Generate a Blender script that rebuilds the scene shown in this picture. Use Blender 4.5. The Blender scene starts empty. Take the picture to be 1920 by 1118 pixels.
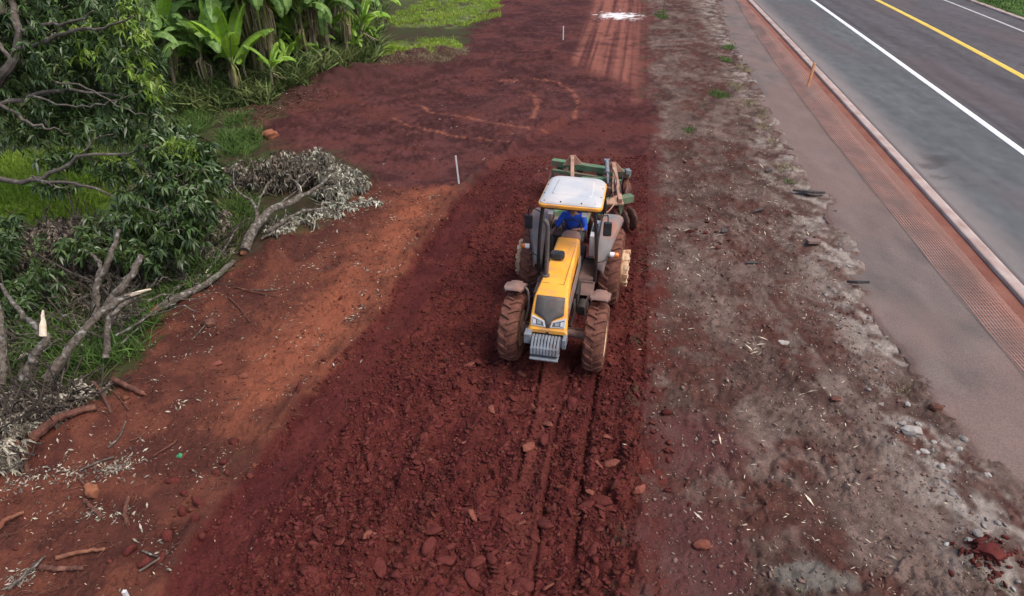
import bpy, math, random
import numpy as np
from mathutils import Vector, Matrix, Euler

random.seed(7)
RNG = np.random.default_rng(7)
PI = math.pi
SC = bpy.context.scene
COL = SC.collection

# ------------------------------------------------------------------ camera, sky, sun, exposure
CAM_H, FPX, CX, CY = 8.0, 1283.0, 960.0, 559.0
PITCH = math.atan(794.0 / 1283.0)
SP, CP = math.sin(PITCH), math.cos(PITCH)
cam = bpy.data.cameras.new('camera')
cam.sensor_width = 36.0
cam.lens = FPX / 1920.0 * 36.0
cam.clip_start, cam.clip_end = 0.1, 3000.0
camo = bpy.data.objects.new('camera', cam)
COL.objects.link(camo)
camo.location = (0, 0, CAM_H)
camo.rotation_euler = (PI / 2 - PITCH, 0, 0)
SC.camera = camo

SUN_EL, SUN_AZ = math.radians(58), math.radians(118)      # azimuth clockwise from +Y
world = bpy.data.worlds.new('World')
SC.world = world
world.use_nodes = True
wn = world.node_tree
bg = wn.nodes['Background']
sky = wn.nodes.new('ShaderNodeTexSky')
sky.sky_type = 'NISHITA'
sky.sun_disc = False
sky.sun_elevation = SUN_EL
sky.sun_rotation = SUN_AZ
sky.dust_density = 4.0
sky.air_density = 1.0
sky.ozone_density = 1.0
bg.inputs['Strength'].default_value = 0.15
wn.links.new(sky.outputs['Color'], bg.inputs['Color'])
sun = bpy.data.lights.new('sun', 'SUN')
sun.energy = 1.4
sun.angle = math.radians(30)
sun.color = (1.0, 0.96, 0.9)
suno = bpy.data.objects.new('sun', sun)
COL.objects.link(suno)
sd = Vector((math.sin(SUN_AZ) * math.cos(SUN_EL), math.cos(SUN_AZ) * math.cos(SUN_EL), math.sin(SUN_EL)))
suno.rotation_euler = (-sd).to_track_quat('-Z', 'Y').to_euler()
SC.view_settings.view_transform = 'Standard'
SC.view_settings.look = 'None'
SC.view_settings.exposure = 0.50
SC.view_settings.gamma = 1.0

# ------------------------------------------------------------------ surveying: photo pixel -> point of the world
def at(px, py, z=0.0):
    a, b = (px - CX) / FPX, (CY - py) / FPX
    t = (CAM_H - z) / (SP - b * CP)
    return np.array((t * a, t * (CP + b * SP), z))

def deep(px, py, zc):
    """point at distance zc along the view axis"""
    a, b = (px - CX) / FPX, (CY - py) / FPX
    return np.array((zc * a, zc * (CP + b * SP), CAM_H + zc * (b * CP - SP)))

def gpoly(pts):
    return [tuple(at(*p)[:2]) for p in pts]

# ------------------------------------------------------------------ numpy noise
def _hash(ix, iy, seed):
    n = (ix.astype(np.int64) * 374761393 + iy.astype(np.int64) * 668265263 + seed * 974634777) & 0xFFFFFFFF
    n = ((n ^ (n >> 13)) * 1274126177) & 0xFFFFFFFF
    n = ((n ^ (n >> 16)) * 2246822519) & 0xFFFFFFFF
    return ((n ^ (n >> 15)) & 0xFFFFFF) / float(0xFFFFFF)

def vnoise(x, y, seed=0):
    xi, yi = np.floor(x), np.floor(y)
    fx, fy = x - xi, y - yi
    fx = fx * fx * (3 - 2 * fx); fy = fy * fy * (3 - 2 * fy)
    a, b = _hash(xi, yi, seed), _hash(xi + 1, yi, seed)
    c, d = _hash(xi, yi + 1, seed), _hash(xi + 1, yi + 1, seed)
    return (a * (1 - fx) + b * fx) * (1 - fy) + (c * (1 - fx) + d * fx) * fy

def fbm(x, y, octv=4, seed=0):
    s, a, n = 0, 1.0, 0
    for k in range(octv):
        s = s + a * vnoise(x * 2 ** k + 17.3 * k, y * 2 ** k - 9.1 * k, seed + k)
        n += a; a *= 0.5
    return s / n

def cells(x, y, seed=0):
    """nearest cell point: distance, offset, two random numbers of the cell"""
    xi, yi = np.floor(x), np.floor(y)
    best = np.full(x.shape, 9.0); bx = np.zeros_like(x); by = np.zeros_like(x); r1 = np.zeros_like(x); r2 = np.zeros_like(x); r3 = np.zeros_like(x)
    for i in (-1, 0, 1):
        for j in (-1, 0, 1):
            cx, cy = xi + i, yi + j
            px, py = cx + _hash(cx, cy, seed), cy + _hash(cx, cy, seed + 5)
            dx, dy = x - px, y - py
            d = dx * dx + dy * dy
            m = d < best
            best = np.where(m, d, best); bx = np.where(m, dx, bx); by = np.where(m, dy, by)
            r1 = np.where(m, _hash(cx, cy, seed + 11), r1); r2 = np.where(m, _hash(cx, cy, seed + 12), r2)
            r3 = np.where(m, _hash(cx, cy, seed + 13), r3)
    return np.sqrt(best), bx, by, r1, r2, r3

def sstep(a, b, x):
    t = np.clip((x - a) / (b - a), 0, 1)
    return t * t * (3 - 2 * t)

def sdist(x, y, poly):
    """signed distance to a polygon, positive inside"""
    d = np.full(x.shape, 1e9); ins = np.zeros(x.shape, bool)
    n = len(poly)
    for i in range(n):
        ax, ay = poly[i]; bx, by = poly[(i + 1) % n]
        ex, ey = bx - ax, by - ay
        t = np.clip(((x - ax) * ex + (y - ay) * ey) / (ex * ex + ey * ey + 1e-12), 0, 1)
        d = np.minimum(d, (x - ax - t * ex) ** 2 + (y - ay - t * ey) ** 2)
        c = (ay > y) != (by > y)
        ins ^= c & (x < (bx - ax) * (y - ay) / (by - ay + 1e-12) + ax)
    d = np.sqrt(d)
    return np.where(ins, d, -d)

def ldist(x, y, line):
    d = np.full(x.shape, 1e9)
    for i in range(len(line) - 1):
        ax, ay = line[i]; bx, by = line[i + 1]
        ex, ey = bx - ax, by - ay
        t = np.clip(((x - ax) * ex + (y - ay) * ey) / (ex * ex + ey * ey + 1e-12), 0, 1)
        d = np.minimum(d, (x - ax - t * ex) ** 2 + (y - ay - t * ey) ** 2)
    return np.sqrt(d)

# ------------------------------------------------------------------ materials
def _principled(name):
    m = bpy.data.materials.new(name); m.use_nodes = True
    return m, m.node_tree, m.node_tree.nodes['Principled BSDF']

def mat_mix(name, c1, c2, rough=0.8, scale=4.0, bump=0.0, bump_scale=40.0, metallic=0.0, spec=0.3, lo=0.35, hi=0.65, c3=None, c3_scale=1.5, c3_lo=0.5, c3_hi=0.7, island=0.0, translucent=0.0):
    """two colours mixed by noise, a third in patches (dust, rust), optional per-piece variation and bump"""
    m, nt, p = _principled(name)
    N, L = nt.nodes, nt.links
    tc = N.new('ShaderNodeTexCoord')
    def noise(sc, det=5):
        n = N.new('ShaderNodeTexNoise'); n.inputs['Scale'].default_value = sc; n.inputs['Detail'].default_value = det
        L.new(tc.outputs['Object'], n.inputs['Vector']); return n
    def ramp(src, a, b):
        r = N.new('ShaderNodeMapRange'); r.inputs['From Min'].default_value = a; r.inputs['From Max'].default_value = b
        L.new(src, r.inputs['Value']); return r.outputs['Result']
    def mix(fac, a, b):
        x = N.new('ShaderNodeMix'); x.data_type = 'RGBA'
        L.new(fac, x.inputs['Factor'])
        for sock, v in ((x.inputs[6], a), (x.inputs[7], b)):
            if isinstance(v, tuple): sock.default_value = (*v, 1)
            else: L.new(v, sock)
        return x.outputs[2]
    col = mix(ramp(noise(scale).outputs['Fac'], lo, hi), c1, c2)
    if c3: col = mix(ramp(noise(c3_scale, 8).outputs['Fac'], c3_lo, c3_hi), col, c3)
    if island:
        g = N.new('ShaderNodeNewGeometry')
        r = N.new('ShaderNodeMapRange'); r.inputs['To Min'].default_value = 1 - island; r.inputs['To Max'].default_value = 1 + island
        L.new(g.outputs['Random Per Island'], r.inputs['Value'])
        h = N.new('ShaderNodeHueSaturation'); L.new(r.outputs['Result'], h.inputs['Value'])
        r2 = N.new('ShaderNodeMapRange'); r2.inputs['To Min'].default_value = 0.5 - island * 0.035; r2.inputs['To Max'].default_value = 0.5 + island * 0.035
        mm = N.new('ShaderNodeMath'); mm.operation = 'FRACT'; ml = N.new('ShaderNodeMath'); ml.operation = 'MULTIPLY'; ml.inputs[1].default_value = 37.7
        L.new(g.outputs['Random Per Island'], ml.inputs[0]); L.new(ml.outputs[0], mm.inputs[0]); L.new(mm.outputs[0], r2.inputs['Value'])
        L.new(r2.outputs['Result'], h.inputs['Hue'])
        L.new(col, h.inputs['Color']); col = h.outputs['Color']
    L.new(col, p.inputs['Base Color'])
    p.inputs['Roughness'].default_value = rough
    p.inputs['Metallic'].default_value = metallic
    p.inputs['Specular IOR Level'].default_value = spec
    if bump:
        b = N.new('ShaderNodeBump'); b.inputs['Strength'].default_value = bump; b.inputs['Distance'].default_value = 0.02
        L.new(noise(bump_scale, 6).outputs['Fac'], b.inputs['Height']); L.new(b.outputs['Normal'], p.inputs['Normal'])
    if translucent:
        t = N.new('ShaderNodeBsdfTranslucent'); L.new(col, t.inputs['Color'])
        s = N.new('ShaderNodeMixShader'); s.inputs['Fac'].default_value = translucent
        out = N['Material Output']
        L.new(p.outputs['BSDF'], s.inputs[1]); L.new(t.outputs['BSDF'], s.inputs[2]); L.new(s.outputs['Shader'], out.inputs['Surface'])
    return m

def mat_attr(name, rough, fine_scale, fine_amt, bump, bump_dist=0.02, spec=0.15, speck=None):
    """surface whose own colour is stored per vertex, broken up by fine grain and bump"""
    m, nt, p = _principled(name)
    N, L = nt.nodes, nt.links
    a = N.new('ShaderNodeAttribute'); a.attribute_name = 'own_colour'
    tc = N.new('ShaderNodeTexCoord')
    n = N.new('ShaderNodeTexNoise'); n.inputs['Scale'].default_value = fine_scale; n.inputs['Detail'].default_value = 8; n.inputs['Roughness'].default_value = 0.65
    L.new(tc.outputs['Object'], n.inputs['Vector'])
    r = N.new('ShaderNodeMapRange'); r.inputs['From Min'].default_value = 0.25; r.inputs['From Max'].default_value = 0.75
    r.inputs['To Min'].default_value = 1 - fine_amt; r.inputs['To Max'].default_value = 1 + fine_amt
    L.new(n.outputs['Fac'], r.inputs['Value'])
    h = N.new('ShaderNodeHueSaturation'); L.new(a.outputs['Color'], h.inputs['Color']); L.new(r.outputs['Result'], h.inputs['Value'])
    col = h.outputs['Color']
    if speck:
        v = N.new('ShaderNodeTexVoronoi'); v.inputs['Scale'].default_value = speck[0]; L.new(tc.outputs['Object'], v.inputs['Vector'])
        rr = N.new('ShaderNodeMapRange'); rr.inputs['From Min'].default_value = speck[1]; rr.inputs['From Max'].default_value = speck[1] * 0.6
        L.new(v.outputs['Distance'], rr.inputs['Value'])
        sep = N.new('ShaderNodeSeparateColor'); L.new(v.outputs['Color'], sep.inputs['Color'])
        gt = N.new('ShaderNodeMath'); gt.operation = 'GREATER_THAN'; gt.inputs[1].default_value = speck[3]; L.new(sep.outputs[0], gt.inputs[0])
        mu = N.new('ShaderNodeMath'); mu.operation = 'MULTIPLY'; L.new(rr.outputs['Result'], mu.inputs[0]); L.new(gt.outputs[0], mu.inputs[1])
        x = N.new('ShaderNodeMix'); x.data_type = 'RGBA'; L.new(mu.outputs[0], x.inputs['Factor']); L.new(col, x.inputs[6]); x.inputs[7].default_value = (*speck[2], 1)
        col = x.outputs[2]
    L.new(col, p.inputs['Base Color'])
    p.inputs['Roughness'].default_value = rough
    p.inputs['Specular IOR Level'].default_value = spec
    b = N.new('ShaderNodeBump'); b.inputs['Strength'].default_value = bump; b.inputs['Distance'].default_value = bump_dist
    L.new(n.outputs['Fac'], b.inputs['Height']); L.new(b.outputs['Normal'], p.inputs['Normal'])
    return m

# ------------------------------------------------------------------ mesh building
class MB:
    def __init__(s): s.v, s.f = [], []
    def add(s, vs, fs):
        o = len(s.v); s.v += [tuple(float(c) for c in p) for p in vs]; s.f += [tuple(i + o for i in f) for f in fs]; return s
    def box(s, c, d, rot=None, top=(1, 1)):
        x, y, z = (k / 2 for k in d)
        vs = [Vector((sx * x * (top[0] if sz > 0 else 1), sy * y * (top[1] if sz > 0 else 1), sz * z)) for sz in (-1, 1) for sy in (-1, 1) for sx in (-1, 1)]
        if rot is not None:
            M = rot if isinstance(rot, Matrix) else Euler(rot).to_matrix()
            vs = [M @ v for v in vs]
        return s.add([v + Vector(c) for v in vs], [(0, 2, 3, 1), (4, 5, 7, 6), (0, 1, 5, 4), (1, 3, 7, 5), (3, 2, 6, 7), (2, 0, 4, 6)])
    def beam(s, a, b, w, h, up=(0, 0, 1)):
        a, b = Vector(a), Vector(b); d = (b - a); L = d.length; d.normalize()
        u = Vector(up); side = d.cross(u).normalized(); u = side.cross(d)
        M = Matrix((side, d, u)).transposed()
        return s.box((a + b) / 2, (w, L, h), M)
    def tube(s, pts, rad, n=8, cap=True):
        P = [Vector(p) for p in pts]
        R = rad if hasattr(rad, '__len__') else [rad] * len(P)
        t = (P[1] - P[0]).normalized()
        u = t.orthogonal().normalized()
        vs, fs = [], []
        for i, p in enumerate(P):
            tt = (P[min(i + 1, len(P) - 1)] - P[max(i - 1, 0)]).normalized()
            q = t.rotation_difference(tt); u = (q @ u); u = (u - tt * u.dot(tt)).normalized(); t = tt
            w = tt.cross(u)
            for k in range(n):
                a = 2 * PI * k / n
                vs.append(p + (u * math.cos(a) + w * math.sin(a)) * R[i])
        for i in range(len(P) - 1):
            for k in range(n):
                fs.append((i * n + k, i * n + (k + 1) % n, (i + 1) * n + (k + 1) % n, (i + 1) * n + k))
        if cap:
            fs.append(tuple(reversed(range(n)))); fs.append(tuple(range((len(P) - 1) * n, len(P) * n)))
        return s.add(vs, fs)
    def lathe(s, prof, c=(0, 0, 0), axis='x', n=32, closed=False):
        """prof: (radius, along)"""
        vs, fs = [], []
        for r, a in prof:
            for k in range(n):
                t = 2 * PI * k / n; y, z = r * math.cos(t), r * math.sin(t)
                vs.append(Vector(c) + Vector({'x': (a, y, z), 'y': (z, a, y), 'z': (y, z, a)}[axis]))
        m = len(prof)
        for i in range(m if closed else m - 1):
            j = (i + 1) % m
            for k in range(n):
                fs.append((i * n + k, i * n + (k + 1) % n, j * n + (k + 1) % n, j * n + k))
        if not closed:
            if prof[0][0] > 1e-4: fs.append(tuple(reversed(range(n))))
            if prof[-1][0] > 1e-4: fs.append(tuple(range((m - 1) * n, m * n)))
        return s.add(vs, fs)
    def loft(s, rings, cap=True):
        n = len(rings[0]); vs = [p for r in rings for p in r]; fs = []
        for i in range(len(rings) - 1):
            for k in range(n):
                fs.append((i * n + k, i * n + (k + 1) % n, (i + 1) * n + (k + 1) % n, (i + 1) * n + k))
        if cap: fs.append(tuple(reversed(range(n)))); fs.append(tuple(range((len(rings) - 1) * n, len(rings) * n)))
        return s.add(vs, fs)
    def plate(s, outline, off):
        """a flat outline of 3-D points thickened along vector off"""
        n = len(outline); o = [Vector(p) for p in outline]; off = Vector(off)
        vs = o + [p + off for p in o]
        fs = [tuple(reversed(range(n))), tuple(range(n, 2 * n))] + [(k, (k + 1) % n, n + (k + 1) % n, n + k) for k in range(n)]
        return s.add(vs, fs)
    def build(s, name, mat, parent=None, smooth=True, bevel=0.0, angle=35):
        me = bpy.data.meshes.new(name)
        me.from_pydata(s.v, [], s.f); me.update()
        import bmesh
        bm = bmesh.new(); bm.from_mesh(me); bmesh.ops.recalc_face_normals(bm, faces=bm.faces); bm.to_mesh(me); bm.free()
        return link(name, me, mat, parent, smooth, bevel, angle)

def link(name, me, mat, parent=None, smooth=True, bevel=0.0, angle=35):
    for m in (mat if isinstance(mat, (list, tuple)) else [mat]): me.materials.append(m)
    if smooth:
        me.polygons.foreach_set('use_smooth', np.ones(len(me.polygons), bool))
        me.set_sharp_from_angle(angle=math.radians(angle))
    o = bpy.data.objects.new(name, me); COL.objects.link(o)
    if parent: o.parent = parent
    if bevel:
        b = o.modifiers.new('bevel', 'BEVEL'); b.width = bevel; b.segments = 2; b.limit_method = 'ANGLE'; b.angle_limit = math.radians(40); b.harden_normals = True
    return o

def np_mesh(name, V, F, colour=None):
    """V (n,3), F (m,k) arrays"""
    me = bpy.data.meshes.new(name)
    V = np.asarray(V, np.float32); F = np.asarray(F, np.int32)
    me.vertices.add(len(V)); me.vertices.foreach_set('co', V.ravel())
    k = F.shape[1]
    me.loops.add(F.size); me.loops.foreach_set('vertex_index', F.ravel())
    me.polygons.add(len(F)); me.polygons.foreach_set('loop_start', np.arange(0, F.size, k, dtype=np.int32))
    if colour is not None:
        a = me.attributes.new('own_colour', 'FLOAT_COLOR', 'POINT')
        c = np.ones((len(V), 4), np.float32); c[:, :3] = colour; a.data.foreach_set('color', c.ravel())
    me.update(calc_edges=True)
    return me

def np_obj(name, V, F, mat, parent=None, smooth=False, colour=None):
    me = np_mesh(name, V, F, colour)
    if smooth: me.polygons.foreach_set('use_smooth', np.ones(len(me.polygons), bool))
    me.materials.append(mat)
    o = bpy.data.objects.new(name, me); COL.objects.link(o)
    if parent: o.parent = parent
    return o

def tag(o, label=None, cat=None, group=None, kind=None):
    for k, v in (('label', label), ('category', cat), ('group', group), ('kind', kind)):
        if v: o[k] = v
    return o

def empty(name, loc, rz=0.0):
    o = bpy.data.objects.new(name, None); COL.objects.link(o)
    o.location = [float(c) for c in loc]; o.rotation_euler = (0, 0, rz); o.empty_display_size = 0.2
    return o

def dup(o, parent=None):
    c = o.copy(); COL.objects.link(c)
    if parent: c.parent = parent
    for ch in list(o.children): dup(ch, c)
    return c

def spline(pts, n):
    """Catmull-Rom through points, n samples"""
    P = [np.array(p, float) for p in pts]
    P = [2 * P[0] - P[1]] + P + [2 * P[-1] - P[-2]]
    out = []
    m = len(P) - 3
    for k in range(n):
        u = k / (n - 1) * m; i = min(int(u), m - 1); t = u - i
        a, b, c, d = P[i:i + 4]
        out.append(0.5 * (2 * b + (c - a) * t + (2 * a - 5 * b + 4 * c - d) * t * t + (3 * b - a - 3 * c + d) * t ** 3))
    return out
# ------------------------------------------------------------------ the ground: shape and soils
TILL = gpoly([(300, 1118), (415, 950), (560, 762), (640, 665), (705, 590), (780, 470), (845, 385), (905, 320), (985, 262), (1060, 225), (1120, 205), (1216, 190), (1224, 420), (1216, 620), (1196, 900), (1186, 1118)])
TILL = [(TILL[0][0] - .9, 3.0)] + TILL + [(1.1, 3.0)]
TILL_L = gpoly([(300, 1118), (415, 950), (560, 762), (640, 665), (705, 590), (780, 470), (845, 385), (905, 320)])
DARK = gpoly([(905, 330), (845, 385), (700, 372), (690, 330), (620, 285), (500, 268), (480, 235), (560, 195), (640, 150), (760, 130), (862, 118), (880, 60), (930, 0), (1216, 0), (1224, 420), (1000, 400)])
DARK = DARK[:13] + [(0.2, 100.0), (17, 100.0)] + DARK[13:]
SCRAPE = gpoly([(0, 860), (90, 790), (200, 745), (240, 690), (275, 620), (330, 580), (440, 505), (520, 455), (640, 405), (690, 345), (850, 360), (850, 390), (705, 600), (560, 775), (415, 960), (300, 1118), (0, 1118)])
SCRAPE = SCRAPE[:-1] + [(-5.3, 3.0), (-9.0, 3.0), (-8.5, 6.0)]
VERGE = gpoly([(1186, 1118), (1196, 900), (1216, 620), (1224, 420), (1216, 190), (1216, 0)]) + [(17, 100.), (45, 150.)] + gpoly([(1405, 0), (1500, 170), (1600, 340), (1760, 560), (1920, 760)]) + [(9.5, 3.0), (1.1, 3.0)]
MEADOW = gpoly([(-400, 300), (0, 285), (180, 275), (240, 300), (190, 390), (120, 430), (-400, 430)])
TURF = [gpoly(q) for q in ([(690, 112), (740, 82), (850, 72), (868, 92), (840, 108), (720, 122)], [(720, 30), (790, 5), (930, 0), (940, 30), (860, 52), (745, 50)],
                          [(300, 230), (380, 195), (500, 190), (560, 205), (490, 235), (480, 290), (390, 300), (300, 280)])]
TURF[1] = TURF[1][:2] + [(-7, 75.), (-2, 75.)] + TURF[1][3:]
TRACK = gpoly([(1065, 118), (1092, 60), (1110, 0)]) + [(9.3, 100.), (15.0, 100.)] + gpoly([(1204, 0), (1202, 100), (1196, 205), (1180, 160), (1120, 140)])
ARCS = [gpoly(q) for q in ([(735, 222), (765, 236), (850, 256), (950, 268)], [(792, 198), (805, 210), (860, 219), (930, 232), (1025, 245)], [(988, 172), (1004, 185), (1008, 200), (998, 224)], [(940, 152), (1000, 150), (1045, 155), (1075, 172), (1083, 190), (1077, 220)])]
GROOVE = [gpoly(q) for q in ([(1075, 672), (1061, 725), (1042, 802), (1027, 905), (1016, 965), (995, 1118)], [(1123, 678), (1110, 768), (1097, 845), (1089, 939), (1078, 1040)], [(1016, 674), (1003, 748), (985, 830), (968, 900)])]
PRESSED = [gpoly(q) for q in ([(1045, 680), (1025, 760), (1000, 860), (980, 950), (965, 1118)], [(340, 1118), (470, 955), (610, 772), (745, 600), (880, 400)], [(955, 650), (900, 740), (830, 860), (700, 1118)])]
FURROW = gpoly([(925, 655), (880, 740), (820, 860), (760, 980), (690, 1118)])
MOUNDS = [(at(610, 165), 1.3, .55), (at(560, 185), 1.0, .3), (at(680, 150), 1.5, .45), (at(760, 118), 1.6, .5), (at(830, 105), 1.2, .45), (at(1040, 108), 1.2, .35), (at(420, 150), 4.0, .5), (at(520, 120), 5.0, .6),
          (at(160, 790), .7, .18), (at(560, 440), 1.3, .16), (at(1850, 1050), .45, .16), (at(1330, 460), .8, .08)]
FLOW = math.radians(-10)       # bearing of the harrow's work

def slabs(x, y, s, amp, seed, tilt=1.2):
    d, dx, dy, r1, r2, r3 = cells(x / s, y / s, seed)
    z = r1 * 0.55 + tilt * ((r2 - .5) * dx + (r3 - .5) * dy)
    dome = np.clip(1 - (d / 0.72) ** 2, 0, 1) ** 0.6
    return amp * z * dome * 1.3

def soils(x, y):
    w = .16 * (fbm(x * 1.1, y * 1.1, 3, 3) - .5) * 2 + .07 * (vnoise(x * 7, y * 7, 9) - .5) * 2
    far = np.clip(y / 25, .7, 2)
    M = {}
    sT = sdist(x, y, TILL) + w + .22 * (fbm(x * .9, y * .9, 3, 6) - .5) * 2 * (x > .12 * y)
    M['sT'] = sT
    M['till'] = sstep(-.07, .09, sT)
    M['dark'] = sstep(-.5, .5, sdist(x, y, DARK) + w * 4 * far)
    M['scrape'] = np.maximum(sstep(-.5, .4, sdist(x, y, SCRAPE) + w * 4), sstep(-.6, -.3, sT) * (x < .12 * y) * (y < 18))
    M['verge'] = sstep(-.1, .15, sdist(x, y, VERGE) + w + .25)
    M['meadow'] = sstep(-1, 1, sdist(x, y, MEADOW) + w * 4)
    g = 0
    for t in TURF[:2]: g = np.maximum(g, sstep(-.6, .6, sdist(x, y, t) + w * 6))
    M['turf'] = g
    M['track'] = sstep(-.7, .9, sdist(x, y, TRACK) + w * 1.5)
    return M

def height(x, y, M, fine=True):
    T = M['till']; bare = np.clip(T + M['dark'] + M['scrape'], 0, 1)
    z = .10 * (fbm(x * .35, y * .35, 3, 21) - .5)
    veg = np.clip(1 - bare - M['verge'], 0, 1)
    z = z - .15 * veg * sstep(0, 6, -x - 4 + 0 * y)
    for c, r, h in MOUNDS:
        q = ((x - c[0]) ** 2 + ((y - c[1]) * 1.2) ** 2) / (r * r)
        z = z + h * np.exp(-q) * (.75 + .5 * vnoise(x * 2.5, y * 2.5, 31))
    # worked strip: lower than its margins, a small berm on the left, a cut edge on the right
    z = z - .10 * T * (1 - .75 * sstep(1.1, .1, M['sT']) * sstep(-.5, .5, x - .12 * y))
    z = z + .09 * np.exp(-((M['sT'] + .12) / .16) ** 2) * sstep(.35, .6, fbm(x * 1.7, y * 1.7, 2, 41)) * (x < 2.0)
    if not fine: return z
    u = x * math.cos(-FLOW) + y * math.sin(FLOW); v = -x * math.sin(FLOW) + y * math.cos(FLOW)
    press = np.ones_like(x)
    for k, (ln, wd, am) in enumerate(zip(PRESSED, (.20, .34, .30), (.62, .6, .35))):
        press = press - am * np.exp(-(ldist(x, y, ln) / wd) ** 4)
    press = np.clip(press, .22, 1)
    z = z - .075 * T * np.exp(-(ldist(x, y, FURROW) / .16) ** 2) + .05 * T * np.exp(-((ldist(x, y, FURROW) - .34) / .12) ** 2)
    for ln in GROOVE:
        d = ldist(x, y, ln) + .03 * (vnoise(x * 9, y * 9, 51) - .5)
        z = z - .09 * T * np.exp(-(d / .03) ** 2) + .02 * T * np.exp(-((d - .08) / .06) ** 2)
    z = z + T * .020 * np.sin(u * 2 * PI / .42 + 2.5 * vnoise(x * .8, y * .8, 55)) * press * sstep(22, 14, y)
    patch = .45 + .95 * fbm(x * .9, y * .9, 3, 57)
    near = np.clip(1.25 - (y - 6) * .05, .45, 1.15)
    wx, wy = x + .05 * (vnoise(x * 12, y * 12, 61) - .5), y + .05 * (vnoise(x * 12, y * 12, 62) - .5)
    cl = slabs(wx, wy * .7, .34, .12, 70, 1.6) * sstep(.45, .62, vnoise(x * 1.1 + 4, y * 1.1, 64)) * sstep(10.5, 8, y) + slabs(wx, wy * .8, .20, .105, 71) * sstep(.42, .62, vnoise(x * 1.6, y * 1.6, 63)) + slabs(wx, wy, .105, .07, 72) + slabs(wx + .3, wy, .055, .04, 73)
    z = z + T * cl * press * patch * near
    dk = M['dark'] * (1 - T)
    z = z + dk * (.09 * (fbm(x * 1.8, y * 1.8, 6, 81) - .5) + slabs(wx, wy, .16, .085, 82) * (.4 + sstep(.4, .7, vnoise(x * .9, y * .9, 83)))) * (1 - .8 * M['track'])
    sc = M['scrape'] * (1 - T)
    z = z + sc * (.17 * (fbm(x * 2.0, y * 2.0, 6, 91) - .5) + slabs(wx, wy, .09, .055, 92) * sstep(.36, .6, vnoise(x * 2, y * 2, 93)))
    vg = M['verge'] * (1 - T)
    z = z + vg * (.17 * (fbm(x * 1.6, y * 1.6, 6, 101) - .5) + slabs(wx, wy, .17, .08, 105, 1.6) * sstep(.5, .68, vnoise(x * 1.2, y * 1.2, 106)) + slabs(wx, wy, .08, .05, 102) * sstep(.36, .6, vnoise(x * 1.9, y * 1.9, 103)) + .012 * (vnoise(x * 26, y * 26, 104) - .5))
    z = z + veg * .1 * (fbm(x * 1.5, y * 1.5, 4, 111) - .5)
    return z

def blend(c, m, new):
    return c * (1 - m[:, None]) + new * m[:, None]

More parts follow.
